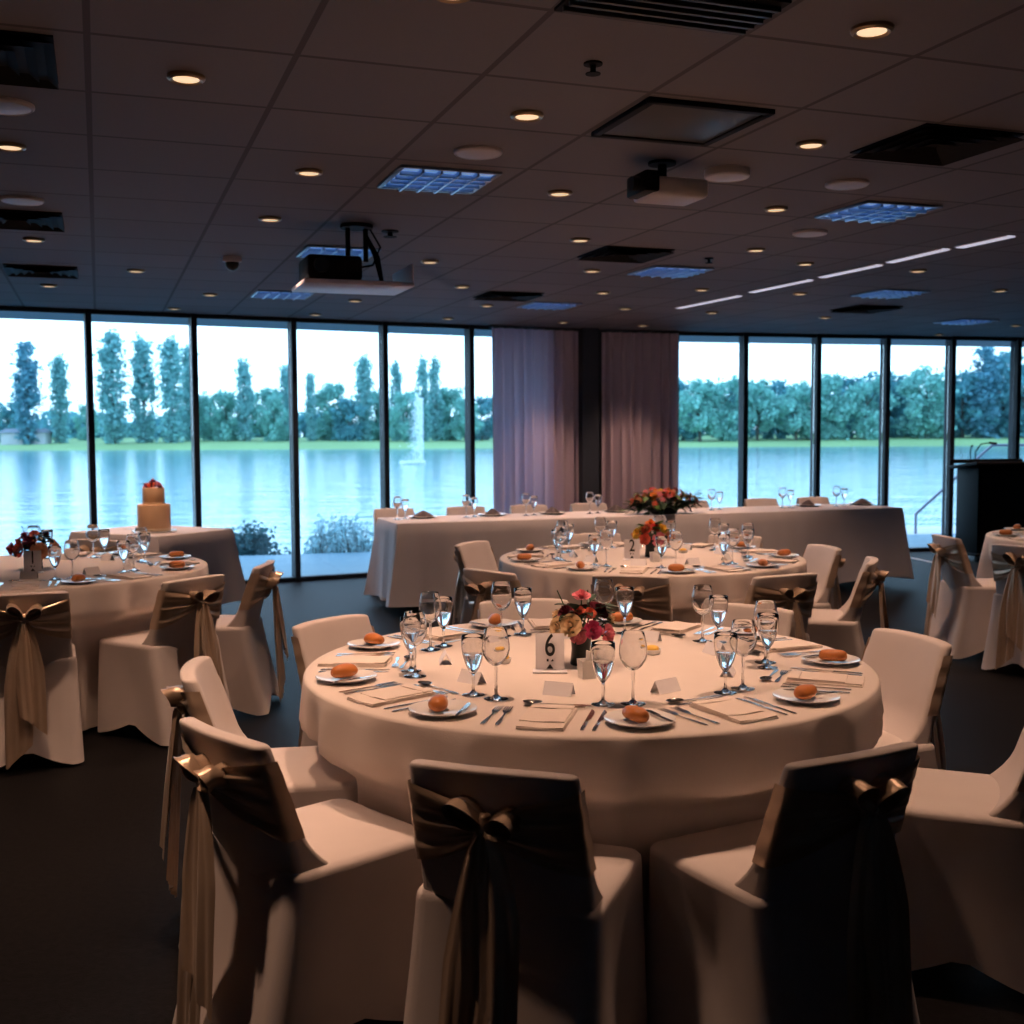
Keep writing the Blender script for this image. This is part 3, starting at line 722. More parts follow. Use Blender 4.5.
    # two tails falling to the floor
    for sgn, ln in ((-1, rng.uniform(.56, .62)), (1, rng.uniform(.36, .58))):
        ph = rng.uniform(0, 6); dx = rng.uniform(.010, .028) * sgn; sw = rng.uniform(-.02, .02)
        def fn(u, v, sgn=sgn, ln=ln, ph=ph, dx=dx, sw=sw):
            t = u; vv = 2 * v - 1; w = .016 + .052 * min(1, t * 2.2) ** .7
            z = KZ - .012 - t * ln - (.05 * vv * t ** 3 * sgn)
            x = dx * (.3 + t * 1.6) + vv * w * (1 - .18 * t) + sw * t * t
            base = min(rear_y(0, max(.44, z)), -.262 - .095 * max(0, (SH - z) / SH) ** 1.1)
            hang = ky - .006 - .045 * t
            y = min(base - .012, hang) - .009 * (1 + sin(vv * 5.2 + ph + t * 1.5)) * (1 - .3 * t) - .005 * sin(vv * 11 + ph) - (.006 if sgn > 0 else 0)
            return (x, y, max(z, .035))
        mb = MB(); mb.grid(26, 16, fn); out.append(('sash_tail', mb.mesh('sash_tail', 'satin', ang=1.6)))
    return out
CH = [chair_meshes(s) for s in (1, 2, 3, 4)]
nchair = 0
def chair(x, y, heading, label, group, variant=None, sash=True):
    """x, y: top of the back; heading: angle the sitter faces"""
    global nchair
    h = Vector((cos(heading), sin(heading)))
    rz = heading - PI / 2
    c = Vector((x, y)) + h * .30
    th = thing('banquet_chair', label, 'chair', (c.x, c.y, 0), rz, group)
    v = CH[nchair % 4 if variant is None else variant]; nchair += 1
    bow = None
    for nm, me in v:
        if not sash and nm in ('sash', 'bow', 'knot', 'sash_tail'): continue
        if nm == 'knot': obj(nm, me, bow)
        else:
            o = obj(nm, me, th)
            if nm == 'sash': o['label'] = 'champagne satin sash tied round the back'
            if nm == 'bow': bow = o; o['label'] = 'champagne satin bow'
            if nm == 'sash_tail': o['label'] = 'long hanging tail of the satin bow'
    return th

# ---------------------------------------------------------------- round tables
TT, TR = .76, .885
def round_table(cx, cy, chairs, label, seed):
    """chairs: world angle and distance of the seat front from the centre"""
    rng = random.Random(seed); NA = 288
    prof = [(.0, 0), (.3, 0), (.6, 0), (.8, 0), (.86, 0), (.890, -.0005), (.897, -.004), (.9000, -.010)]
    prof = [(r / .9 * TR, z) for r, z in prof]
    ks = [(k, rng.uniform(0, 6.3), a) for k, a in ((9, .007), (14, .011), (23, .011), (31, .008), (41, .004))]
    vs = []; fs = []
    ND = 26; rows = len(prof) + ND
    for i in range(NA):
        a = 2 * PI * i / NA
        for r, z in prof: vs.append((r * cos(a), r * sin(a), TT + z))
        for j in range(1, ND + 1):
            t = j / ND; z = TT - .014 - t * (TT - .014 - .022)
            f = sum(am * sin(k * a + p + .25 * t) for k, p, am in ks)
            r = TR + .002 + (.010 + f * 2.4) * min(1, t * 1.6) ** .8
            for ca, sf in chairs:
                d = (a - ca + PI) % (2 * PI) - PI
                if abs(d) < .8:
                    lim = (sf - .046) / cos(d); side = abs(TR * sin(d))
                    w = 1 - min(1, max(0, (side - .275) / .085)); w = w * w * (3 - 2 * w)
                    zf = min(1, max(0, (.62 - z) / .11)); zf = zf * zf * (3 - 2 * zf)
                    if lim < r: r = r + (lim + f * .2 * (1 - zf) - r) * w * zf
            vs.append((r * cos(a), r * sin(a), z))
    for i in range(NA):
        i2 = (i + 1) % NA
        for j in range(rows - 1): fs.append((i * rows + j, i2 * rows + j, i2 * rows + j + 1, i * rows + j + 1))
    mb = MB(); mb.add(vs, fs)
    o = obj('round_table', mb.mesh('round_table', 'linen', ang=2), None, (cx, cy, 0)); tag(o, label, 'table', 'round banquet tables')

SEAT = {}
def setup(tbl, cx, cy, seats, seed):
    ch = []
    for nm, bx, by, tw in seats:
        if bx is None: continue
        d = Vector((bx - cx, by - cy)); a = math.atan2(d.y, d.x); head = a + PI + tw
        th = chair(bx, by, head, CHL[tbl] % nm, 'chairs at ' + tbl)
        c = Vector((bx, by)) + Vector((cos(head), sin(head))) * .50 - Vector((cx, cy))
        ch.append((math.atan2(c.y, c.x), c.length))
    return ch
CHL = {'the nearest table': 'ivory-covered chair with satin sash at the %s seat of the nearest table',
       'the middle table': 'ivory-covered chair with satin sash at the %s seat of the middle table',
       'the left table': 'ivory-covered chair with satin sash at the %s seat of the left table',
       'the right-edge table': 'ivory-covered chair with satin sash at the %s seat of the right-edge table'}
C6 = (.235, 3.60); C2 = (.81, 6.70); C1 = (-2.58, 6.25); C3 = (4.16, 7.75)
def rel(c, pts): return [(n, c[0] + x, c[1] + y, t) for n, x, y, t in pts]
S6 = rel(C6, [('nearest', -.285, -1.25, -.12), ('near right', .515, -1.15, .08), ('near left', -.935, -.93, -.03), ('left', -1.20, -.18, 0), ('far left', -.93, .69, 0), ('farthest', -.19, 1.17, 0), ('far right', .72, .97, 0), ('upper right', 1.14, .29, .1), ('lower right', 1.255, -.53, 0)])
S2 = rel(C2, [('nearest', -.24, -1.14, -.05), ('near right', .53, -1.14, 0), ('near left', -.94, -.90, 0), ('far left', -1.08, .60, 0), ('left', -1.25, -.05, .0), ('farthest', -.25, 1.2, 0), ('far right', .70, 1.02, 0), ('upper right', 1.10, .25, 0), ('lower right', 1.15, -.48, .1)])
S2 = [s for s in S2 if s[0] != 'left']
S1 = rel(C1, [('nearest', .42, -1.21, .05), ('near right', 1.04, -.68, .0), ('right', 1.25, -.06, .05)])
S3 = rel(C3, [('left', -1.30, -.16, -.05), ('near left', -1.10, -.85, 0)])
TABLES = [('the nearest table', C6, S6, 'nearest round table in floor-length ivory cloth, with the number 6 card', 0.0),
          ('the middle table', C2, S2, 'middle round table in ivory cloth, with the number 2 card', 0.0),
          ('the left table', C1, S1, 'round table in ivory cloth at the left edge, with the number 1 card', 0.16),
          ('the right-edge table', C3, S3, 'round table in ivory cloth cut by the right picture edge', -.10)]
for i, (nm, c, s, lb, ro) in enumerate(TABLES): round_table(c[0], c[1], setup(nm, c[0], c[1], s, i), lb, 20 + i)

# ---------------------------------------------------------------- tableware
def mk_glass(h, bowl, br, tr_, stem_h, foot, water=None):
    """stemmed glass with a real wall; h height, bowl list of (fraction of bowl, radius)"""
    t = .0016
    pro = [(.001, 0), (foot * .9, 0), (foot, .0015), (foot * .9, .003), (.012, .006), (.0042, .014), (.0035, stem_h * .5), (.0045, stem_h - .008)]
    out = [(r, stem_h + f * (h - stem_h)) for f, r in bowl]
    inn = [(max(.001, r - t), stem_h + .006 + f * (h - stem_h - .006)) for f, r in bowl]
    mb = MB(); mb.lathe(pro + out + [(out[-1][0] - t * .5, h + .0006)] + inn[::-1], 28)
    g = mb.mesh('goblet', 'glass', ang=1.0); w = None
    if water:
        lv = stem_h + water * (h - stem_h)
        pr = [(max(.001, r - .0004), z) for r, z in inn if z < lv]
        r1, z1 = [(r, z) for r, z in inn if z < lv][-1]; r2, z2 = [(r, z) for r, z in inn if z >= lv][0]
        rr = r1 + (r2 - r1) * (lv - z1) / (z2 - z1)
        mb = MB(); mb.lathe(pr + [(rr - .0004, lv), (rr - .003, lv - .0006)], 28); w = mb.mesh('drinking_water', 'water', ang=.6)
    return g, w
WB = [(0, .004), (.03, .012), (.12, .024), (.28, .0345), (.45, .0385), (.62, .0375), (.8, .034), (1, .0295)]
FB = [(0, .004), (.04, .009), (.15, .017), (.32, .0245), (.5, .0295), (.68, .0325), (.84, .033), (1, .0320)]
WINE, _ = mk_glass(.195, WB, 0, 0, .092, .034)
WATG, WAT = mk_glass(.168, FB, 0, 0, .060, .032, .52)
mb = MB(); mb.lathe([(.001, 0), (.055, 0), (.058, .003), (.086, .012), (.090, .014), (.0895, .0155), (.084, .0140), (.057, .0062), (.001, .0055)], 36); PLATE = mb.mesh('side_plate', 'china', ang=1.0)
def roll_mesh(seed):
    rng = random.Random(seed); mb = MB(); p = [rng.uniform(0, 6) for _ in range(4)]; tw = rng.uniform(.8, 1.1)
    def fn(u, v):
        a = 2 * PI * u; b = PI * (.002 + .996 * v); x = -.043 * cos(b); r = sin(b) ** .62
        bump = 1 + .05 * sin(2 * a + p[0] + x * 40) + .04 * sin(x * 70 + p[1]) - .06 * max(0, 1 - abs(a - 1.6) * 4) * (abs(x) < .03)
        y = .025 * tw * r * cos(a) * bump; z = .023 * r * sin(a) * bump
        return (x, y, z * (1 if z > 0 else .75) + .018)
    mb.grid(24, 16, fn, cu=True); return mb.mesh('bread_roll', 'bread', ang=2)
ROLL = [roll_mesh(s) for s in range(4)]
def napkin_mesh(seed):
    rng = random.Random(seed); mb = MB(); w, l = .060, .108
    for k in range(3):
        s = 1 - k * .02; z0 = k * .0036; sk = rng.uniform(-.004, .004)
        def up(u, v, k=k, s=s, z0=z0, sk=sk):
            a = 2 * PI * v; e = .0016
            x = (2 * u - 1) * w * s + sk; return (x, (l * s - (.03 if k == 2 else 0)) * (cos(a) if abs(cos(a)) > .999 else max(-1, min(1, cos(a) * 1.25))) + (.015 if k == 2 else 0), z0 + e + e * sin(a) * 1.05 + .0014 * (1 + sin(u * 7 + k)) * (1 if sin(a) > 0 else .0))
        mb.grid(9, 24, up, cv=True)
        for u in (0, 1): mb.add([up(u, j / 24) for j in range(24)], [tuple(range(24))])
    mb.box((0, .088, .0128), (w * 1.9, .032, .003), .0014)     # turned-over top fold
    return mb.mesh('folded_napkin', 'napkin', ang=.9)
NAP = [napkin_mesh(s) for s in range(3)]
def knife_mesh(L=.215):
    h = L / 2; mb = MB()
    mb.outline([(-.0045, -h), (.0045, -h), (.0055, -h + .03), (.004, -.01), (.0085, .004), (.0095, .05), (.0075, h - .025), (.001, h - .004), (-.0035, h), (-.0045, .004), (-.0045, -.02), (-.0055, -h + .03)], .0028)
    mb.box((0, -h + .045, .0016), (.010, .085, .0048), .0022); return mb.mesh('table_knife', 'steel')
def fork_mesh(L=.19):
    h = L / 2; z = lambda x, y: .006 * max(0, (y - .01) / h) ** 1.0 * (1 - .5 * max(0, y / h)) + .001
    mb = MB(); mb.outline([(-.005, -h), (.005, -h), (.006, -h + .02), (.0025, -.005), (.0025, .02), (.008, .032), (.0105, .045), (-.0105, .045), (-.008, .032), (-.0025, .02), (-.0025, -.005), (-.006, -h + .02)], .0022, zf=z)
    for x in (-.0088, -.003, .003, .0088): mb.outline([(x - .0017, .0445), (x + .0017, .0445), (x + .0014, .075), (x + .0004, h), (x - .0004, h), (x - .0014, .075)], .002, zf=z)
    return mb.mesh('table_fork', 'steel')
def spoon_mesh(L=.185):
    h = L / 2; mb = MB(); z = lambda x, y: .001 + .004 * max(0, (y + .02) / h) * max(0, 1 - y / .06)
    mb.outline([(-.005, -h), (.005, -h), (.006, -h + .02), (.0025, -.01), (.003, .045), (-.003, .045), (-.0025, -.01), (-.006, -h + .02)], .0022, zf=z)
    mb.grid(14, 7, lambda u, v: (.018 * (.001 + v) * cos(2 * PI * u), .066 + .027 * (.001 + v) * sin(2 * PI * u), .001 + .0075 * v * v), cu=True)
    mb.grid(14, 7, lambda u, v: (.0175 * (.001 + v) * cos(2 * PI * u), .066 + .0265 * (.001 + v) * sin(2 * PI * u), .0024 + .0065 * v * v), cu=True)
    return mb.mesh('dessert_spoon', 'steel')
KNIFE, FORK, SPOON = knife_mesh(), fork_mesh(), spoon_mesh()
BKNIFE = knife_mesh(.15); BKNIFE.name = 'butter_knife'
SFORK = fork_mesh(.165); SFORK.name = 'dessert_fork'
def card_mesh():
    mb = MB(); w, d, h = .042, .020, .036; t = .0012
    mb.add([(-w, -d, 0), (w, -d, 0), (w, 0, h), (-w, 0, h), (-w, d, 0), (w, d, 0), (-w, -d + t, 0), (w, -d + t, 0), (w, 0, h - 2 * t), (-w, 0, h - 2 * t), (-w, d - t, 0), (w, d - t, 0)],
           [(0, 1, 2, 3), (3, 2, 5, 4), (7, 6, 9, 8), (8, 9, 10, 11), (0, 6, 7, 1), (4, 5, 11, 10), (1, 7, 8, 2), (2, 8, 11, 5), (0, 3, 9, 6), (3, 4, 10, 9)])
    return mb.mesh('place_card', 'card', False)
PCARD = card_mesh()

Z0 = TT + .0008
def setting(tbl, c, ang, seat, rng=random.Random(11)):
    n = Vector((cos(ang), sin(ang))); f = -n; r = Vector((f.y, -f.x)); base = ang - PI / 2 + PI   # local +y points at the centre
    def P(x, rad, z=Z0):
        q = Vector(c) + n * rad + r * (x + rng.uniform(-.004, .004)); return (q.x, q.y, z)
    S = 'at the %s seat of %s' % (seat, tbl); G = lambda s: s + ' on ' + tbl
    j = lambda s=.06: rng.uniform(-s, s)
    pl = P(-.275, .715)
    tag(obj('side_plate', PLATE, None, pl, j(3)), 'white side plate ' + S, 'plate', G('side plates'))
    ra = rng.uniform(-.5, .5) + rng.choice((0, 1.3))
    tag(obj('bread_roll', ROLL[rng.randrange(4)], None, (pl[0] - r.x * .012, pl[1] - r.y * .012, Z0 + .0062), base + ra), 'brown bread roll on the plate ' + S, 'bread roll', G('bread rolls'))
    o = obj('butter_knife', BKNIFE, None, (pl[0] + r.x * .055, pl[1] + r.y * .055, Z0 + .0118), base + j(.15)); o.rotation_euler = (0, -.10, base + j(.1)); tag(o, 'small butter knife across the side plate ' + S, 'knife', G('butter knives'))
    tag(obj('folded_napkin', NAP[rng.randrange(3)], None, P(0, .735), base + j(.08)), 'folded ivory napkin ' + S, 'napkin', G('folded napkins'))
    g = obj('wine_glass', None, None, P(.20, .525), 0); obj('goblet', WINE, g); tag(g, 'empty wine glass ' + S, 'wine glass', G('wine glasses'))
    g = obj('water_glass', None, None, P(.125, .545), 0); obj('goblet', WATG, g); obj('drinking_water', WAT, g); tag(g, 'glass half full of water ' + S, 'water glass', G('water glasses'))
    for k, x in (('outer', -.143), ('inner', -.112)): tag(obj('table_fork', FORK, None, P(x, .722), base + j(.05)), '%s steel fork left of the napkin %s' % (k, S), 'fork', G('forks'))
    for k, x in (('inner', .105), ('outer', .138)): tag(obj('table_knife', KNIFE, None, P(x, .72), base + j(.05)), '%s steel knife right of the napkin %s' % (k, S), 'knife', G('knives'))
    tag(obj('dessert_spoon', SPOON, None, P(.0, .575), base + PI / 2 + j(.08)), 'steel dessert spoon above the napkin ' + S, 'spoon', G('dessert spoons'))
    tag(obj('dessert_fork', SFORK, None, P(.0, .605), base - PI / 2 + j(.06)), 'steel dessert fork above the napkin ' + S, 'fork', G('dessert forks'))
    tag(obj('place_card', PCARD, None, P(-.01, .45), base + j(.2)), 'small tented place card ' + S, 'place card', G('place cards'))
A6 = {'nearest': -102, 'near right': -63, 'lower right': -22, 'upper right': 20, 'far right': 59, 'farthest': 98, 'far left': 135, 'left': 179, 'near left': 219}
for k, a in A6.items(): setting('the nearest table', C6, R_(a), k)
for k, a in A6.items(): setting('the middle table', C2, R_(a - 2), k)
for k, a in {'nearest': -73, 'near right': -33, 'right': 17, 'far right': 60, 'far': 95, 'near left': -112}.items(): setting('the left table', C1, R_(a), k)
for k, a in {'left': 190, 'far left': 150, 'near left': 222}.items(): setting('the right-edge table', C3, R_(a), k)

# ---------------------------------------------------------------- flowers, cards, small things
def bloom_mesh(name, mt, r, seed, layers=5):
    rng = random.Random(seed); mb = MB(); gold = 2.4
    k = 0
    for L in range(layers):
        n = 3 + L; t = L / (layers - 1)
        for i in range(n):
            a0 = k * gold + rng.uniform(-.15, .15); k += 1
            wid = .75 - .05 * L; open_ = .15 + 1.05 * t; rad = r * (.18 + .62 * t)
            def fn(u, v, a0=a0, wid=wid, open_=open_, rad=rad, t=t):
                a = a0 + (u - .5) * 2 * wid * (1 - .25 * v); q = v
                rr = rad * (.35 + .65 * sin(min(1, q) * (1.0 + .35 * open_))) + r * .16 * open_ * q ** 3
                z = r * (1.0 - .55 * t) * q * (1 - .25 * open_ * q) - r * .05 * t
                z -= r * .10 * (2 * abs(u - .5)) ** 2 * q
                return (rr * cos(a), rr * sin(a), z)
            mb.grid(6, 6, fn)
    mb.ball((0, 0, r * .35), r * .2, 8, 6)
    return mb.mesh(name, mt, ang=2)
def daisy_mesh(name, mt, r, seed):
    rng = random.Random(seed); mb = MB()
    for ring, n in ((1, 14), (.72, 11), (.45, 8)):
        for i in range(n):
            a = 2 * PI * (i + rng.uniform(-.2, .2)) / n; d = Vector((cos(a), sin(a), 0)); s = Vector((-sin(a), cos(a), 0)); L = r * ring * rng.uniform(.9, 1.05)
            def fn(u, v, d=d, s=s, L=L, ring=ring):
                w = .16 * r * sin(PI * (.12 + .8 * v)); p = d * (L * v) + s * (w * (2 * u - 1)); return (p.x, p.y, r * (1 - ring) * .5 + r * .25 * v * (1 - v) + .06 * r * (2 * u - 1) ** 2)
            mb.grid(3, 5, fn)
    mb.ball((0, 0, r * .22), (r * .18, r * .18, r * .1), 10, 6)
    return mb.mesh(name, mt, ang=2)
BL = {k: bloom_mesh('rose_bloom', k, .03, i) for i, k in enumerate(('cream', 'pink', 'magenta', 'burgundy', 'coral', 'orange', 'peach', 'yellow', 'red'))}
DA = {k: daisy_mesh('gerbera_bloom', k, .045, i) for i, k in enumerate(('coral', 'orange', 'peach', 'pink', 'red', 'yellow'))}
def leaf_cluster(n, rad, h, size, seed, mt, name='foliage'):
    rng = random.Random(seed); mb = MB()
    for _ in range(n):
        a = rng.uniform(0, 2 * PI); q = rng.uniform(.3, 1) ** .6; p = Vector((rad[0] * q * cos(a), rad[1] * q * sin(a), rng.uniform(h[0], h[1])))
        d = Vector((cos(a), sin(a), rng.uniform(-.4, .9))).normalized(); s = d.cross(Vector((0, 0, 1))).normalized(); L = size * rng.uniform(.7, 1.4)
        mb.grid(4, 7, lambda u, v: tuple(p + d * (L * v) + s * (L * .28 * (2 * u - 1) * sin(PI * min(.99, v * .93 + .04))) + Vector((0, 0, -L * .25 * v * v + L * .06 * (2 * u - 1) ** 2))))
    return mb.mesh(name, mt, ang=2)
def orient(o, d):
    o.rotation_euler = Vector(d).normalized().to_track_quat('Z', 'Y').to_euler()
def arrangement(c, label, blooms, seed, leafmat='leaf', sc=1.0, twig=True):
    rng = random.Random(seed)
    th = thing('flower_arrangement', label, 'flowers', (c[0], c[1], Z0), 0, 'table flower arrangements')
    mb = MB(); mb.lathe([(.001, 0), (.032, 0), (.034, .004), (.030, .05), (.034, .10), (.040, .112), (.036, .112), (.028, .05), (.001, .012)], 20); obj('vase', mb.mesh('vase', 'vase', ang=1), th)
    obj('foliage', leaf_cluster(46, (.05, .05), (.10, .19), .055, seed, leafmat), th)
    mb = MB()
    for x, y, z, k, s in blooms:
        mb.tube([(x * .1, y * .1, .03), (x * .4, y * .4, .1), (x, y, z)], .0022, 5)
    if twig:
        mb.tube([(0, 0, .1), (-.05, 0, .18), (-.075, 0, .235)], .002, 5); mb.tube([(0, 0, .1), (.03, .01, .2), (.02, 0, .235)], .002, 5)
    obj('stem', mb.mesh('stem', 'stem'), th)
    for x, y, z, k, s in blooms:
        s *= 1.2; o = obj('bloom', BL[k], th, (x, y, z)); o.scale = (s,) * 3; orient(o, (x * 1.2, y * 1.2 - .02, (z - .11) * 1.0 + .02)); o['label'] = k + ' rose bloom'
arrangement((C6[0] - .02, C6[1] - .02), 'low vase of cream, pink and burgundy roses in the middle of the nearest table',
            [(-.07, -.05, .125, 'cream', 1.0), (-.035, -.075, .135, 'cream', 1.05), (-.012, -.07, .105, 'pink', .8), (.03, -.07, .12, 'magenta', .85), (.075, -.05, .105, 'pink', .9), (.0, -.02, .215, 'pink', .85), (-.045, -.02, .165, 'burgundy', .9), (.05, -.02, .17, 'burgundy', 1.0), (-.01, -.04, .175, 'coral', .55), (.025, -.045, .168, 'coral', .6), (.06, .03, .16, 'magenta', .8), (-.06, .05, .14, 'cream', 1.0), (.02, .07, .15, 'burgundy', 1.0), (.085, .0, .14, 'cream', .7), (-.03, -.055, .15, 'burgundy', .7)], 3)
arrangement(C2, 'low vase of yellow, coral and pink flowers in the middle of the middle table',
            [(-.075, -.03, .14, 'yellow', 1.1), (-.03, -.05, .165, 'coral', 1.0), (.02, -.05, .17, 'red', .9), (.06, -.04, .165, 'yellow', 1.0), (.09, -.03, .13, 'peach', 1.1), (.035, -.075, .105, 'pink', 1.3), (-.04, -.07, .11, 'coral', 1.0), (-.08, .03, .12, 'peach', 1.0), (0, 0, .19, 'orange', 1.0), (.0, .06, .16, 'yellow', 1.1), (.05, .05, .15, 'coral', 1.0), (-.06, .06, .14, 'red', .9)], 8, 'green', twig=False)
arrangement((C1[0] - .02, C1[1]), 'low vase of coral and peach roses with dark leaves on the left table',
            [(-.10, -.05, .11, 'red', 1.0), (-.055, -.08, .11, 'coral', 1.2), (.05, -.08, .105, 'peach', 1.35), (-.02, -.05, .16, 'magenta', .9), (.01, -.04, .19, 'coral', .8), (-.05, -.02, .18, 'magenta', .8), (-.075, -.03, .15, 'coral', .8), (.09, .0, .12, 'peach', 1.2), (.03, .05, .17, 'burgundy', 1.0), (-.06, .07, .13, 'coral', 1.2), (.02, -.08, .13, 'burgundy', .7), (-.13, 0, .11, 'pink', 1.0)], 12)
arrangement(C3, 'low vase of coral roses in the middle of the right-edge table', [(-.06, -.05, .12, 'coral', 1.1), (.0, -.07, .12, 'peach', 1.1), (.06, -.04, .13, 'pink', 1.1), (0, 0, .19, 'coral', 1.0), (.02, .06, .15, 'cream', 1.0), (-.06, .05, .15, 'red', 1.0)], 14)

def text(body, size, parent, loc, rx, mt, sx=.8):
    cu = bpy.data.curves.new('numeral', 'FONT'); cu.body = body; cu.size = size; cu.align_x = 'CENTER'; cu.align_y = 'CENTER'; cu.extrude = .0003; cu.offset = size * .008
    tmp = bpy.data.objects.new('tmp', cu); me = bpy.data.meshes.new_from_object(tmp); me.name = 'numeral'; bpy.data.objects.remove(tmp); bpy.data.curves.remove(cu)
    me.materials.clear(); me.materials.append(M[mt]); o = obj('numeral', me, parent, loc); o.rotation_euler = (rx, 0, 0); o.scale = (sx, 1, 1); return o
def number_card(px, py, num, tbl, s=1.0):
    p = at(px, py, TT); face = math.atan2(-p.y, -p.x) + PI / 2
    th = thing('table_number_card', 'white stand-up card with black number %s on %s' % (num, tbl), 'table number', (p.x, p.y, Z0), face, 'table number cards')
    mb = MB(); mb.box((0, .006, .062), (.088, .0016, .110), .0004, Matrix.Rotation(-.10, 3, 'X')); obj('card', mb.mesh('card', 'card'), th)
    mb = MB(); mb.box((0, 0, .002), (.105, .055, .004), .001); mb.box((0, .012, .010), (.04, .014, .014), .002); obj('base', mb.mesh('base', 'card'), th)
    text(num, .096, th, (0, -.0012, .079), PI / 2 - .10, 'ink', .72)
    mb = MB()   # small dark emblem and two marks under the number
    R3 = Matrix.Rotation(-.10, 3, 'X'); q = lambda x, z: tuple(R3 @ Vector((x, -.0012, z - .062)) + Vector((0, .006, .062)))
    mb.add([q(-.010, .031), q(-.004, .031), q(-.004, .039), q(-.010, .039)], [(0, 1, 2, 3)]); mb.add([q(.002, .031), q(.011, .032), q(.009, .039)], [(0, 1, 2)]); mb.add([q(-.011, .009), q(.011, .009), q(.0, .024)], [(0, 1, 2)])
    obj('emblem', mb.mesh('emblem', 'ink', False), th)
number_card(550, 672, '6', 'the nearest table'); number_card(632, 560, '2', 'the middle table'); number_card(33, 573, '1', 'the left table')
def sugar_pot(px, py, tbl):
    p = at(px, py, TT)
    th = thing('sugar_pot', 'small square white sugar pot beside the flowers on ' + tbl, 'sugar pot', (p.x, p.y, Z0), .3)
    mb = MB(); a, b, h = .020, .024, .055
    mb.add([(-a, -a, 0), (a, -a, 0), (a, a, 0), (-a, a, 0), (-b, -b, h), (b, -b, h), (b, b, h), (-b, b, h), (-b + .003, -b + .003, h), (b - .003, -b + .003, h), (b - .003, b - .003, h), (-b + .003, b - .003, h), (-a + .003, -a + .003, .006), (a - .003, -a + .003, .006), (a - .003, a - .003, .006), (-a + .003, a - .003, .006)],
           [(3, 2, 1, 0), (0, 1, 5, 4), (1, 2, 6, 5), (2, 3, 7, 6), (3, 0, 4, 7), (4, 5, 9, 8), (5, 6, 10, 9), (6, 7, 11, 10), (7, 4, 8, 11), (8, 9, 13, 12), (9, 10, 14, 13), (10, 11, 15, 14), (11, 8, 12, 15), (12, 13, 14, 15)])
    obj('pot', mb.mesh('pot', 'china', False), th)
    mb = MB(); mb.box((.012, 0, .055), (.004, .03, .085), .001, Matrix.Rotation(.18, 3, 'Y')); mb.box((.004, .002, .045), (.004, .03, .07), .001, Matrix.Rotation(.05, 3, 'Y')); obj('sachet', mb.mesh('sachet', 'paper'), th)
sugar_pot(587, 678, 'the nearest table'); sugar_pot(655, 562, 'the middle table')
def butter(px, py, where):
    p = at(px, py, TT)
    mb = MB(); mb.lathe([(.001, 0), (.024, 0), (.027, .003), (.030, .016), (.0285, .0165), (.025, .006), (.001, .005)], 22); o = obj('butter_dish', mb.mesh('butter_dish', 'china', ang=1), None, (p.x, p.y, Z0)); tag(o, 'small round white butter dish ' + where, 'dish')
    mb = MB(); mb.grid(20, 10, lambda u, v: ((.023 * sin(PI * (.03 + .94 * v)) * (1 + .08 * sin(10 * PI * u))) * cos(2 * PI * u), (.023 * sin(PI * (.03 + .94 * v)) * (1 + .08 * sin(10 * PI * u))) * sin(2 * PI * u), .0185 - .0115 * cos(PI * v)), cu=True)
    o = obj('butter_curl', mb.mesh('butter_curl', 'butter', ang=1.5), None, (p.x, p.y, Z0 - .001)); tag(o, 'yellow butter curl in the dish ' + where, 'butter')
butter(652, 654, 'right of the flowers on the nearest table'); butter(502, 663, 'left of the flowers on the nearest table'); butter(683, 553, 'right of the flowers on the middle table')

# ---------------------------------------------------------------- cake table
def cloth_box(name, label, pts, top, drop, mt, seed, cat='table', group=None, amp=.012):
    """cloth over a rectangular table: pts are the four top corners in order"""
    rng = random.Random(seed); P = [Vector(p) for p in pts]; c = sum(P, Vector((0, 0))) / 4
    per = []
    for k in range(4):
        a, b = P[k], P[(k + 1) % 4]; L = (b - a).length; n = max(8, int(L / .03)); e = min(.03, L * .1)
        for i in range(n):
            t = i / n; q = a.lerp(b, t); per.append((q, (b - a).normalized(), t * L, min(t, 1 - t) * L, k))
    vs = []; fs = []; N = len(per); K = 14; ph = [rng.uniform(0, 6) for _ in range(5)]
    vs.append((c.x, c.y, top))
    for sc in (.5, .9): vs += [(c.x + (q.x - c.x) * sc, c.y + (q.y - c.y) * sc, top) for q, *_ in per]
    rows = [vs[1:1 + N], vs[1 + N:1 + 2 * N]]
    cum = 0
    for inset, dz in ((.012, 0), (.003, -.003), (0, -.010)):
        vs += [((q + (c - q).normalized() * inset).x, (q + (c - q).normalized() * inset).y, top + dz) for q, *_ in per]
    for j in range(1, K + 1):
        t = j / K
        for q, d, s, e, k in per:
            nrm = Vector((d.y, -d.x)); 
            if nrm.dot(q - c) < 0: nrm = -nrm
            corner = max(0, 1 - e / .22) ** 2
            f = amp * (sin(s * 9 + ph[k]) + .6 * sin(s * 17 + ph[4] + k) + .4 * sin(s * 31 + k)) * t ** .8 * (1 - corner)
            w = q + nrm * (.012 + .02 * t + f) + (q - c).normalized() * (corner * .10 * t ** 1.2) + d * (.03 * t * sin(s * 13) * (1 - corner))
            vs.append((w.x, w.y, top - .010 - (drop - .01) * t * (1 + .03 * sin(s * 5 + k) - .0 * corner)))
    fs += [(0, 1 + i, 1 + (i + 1) % N) for i in range(N)]
    nr = 2 + 3 + K
    for r in range(nr - 1):
        o = 1 + r * N
        fs += [(o + i, o + N + i, o + N + (i + 1) % N, o + (i + 1) % N) for i in range(N)]
    mb = MB(); mb.add(vs, fs); o = obj(name, mb.mesh(name, mt, ang=1.1)); tag(o, label, cat, group); return o
near = Vector((-2.54, 8.20)); rc = Vector((-2.16, 8.86)); e = rc - near; le = Vector((-e.y, e.x)).normalized() * .92
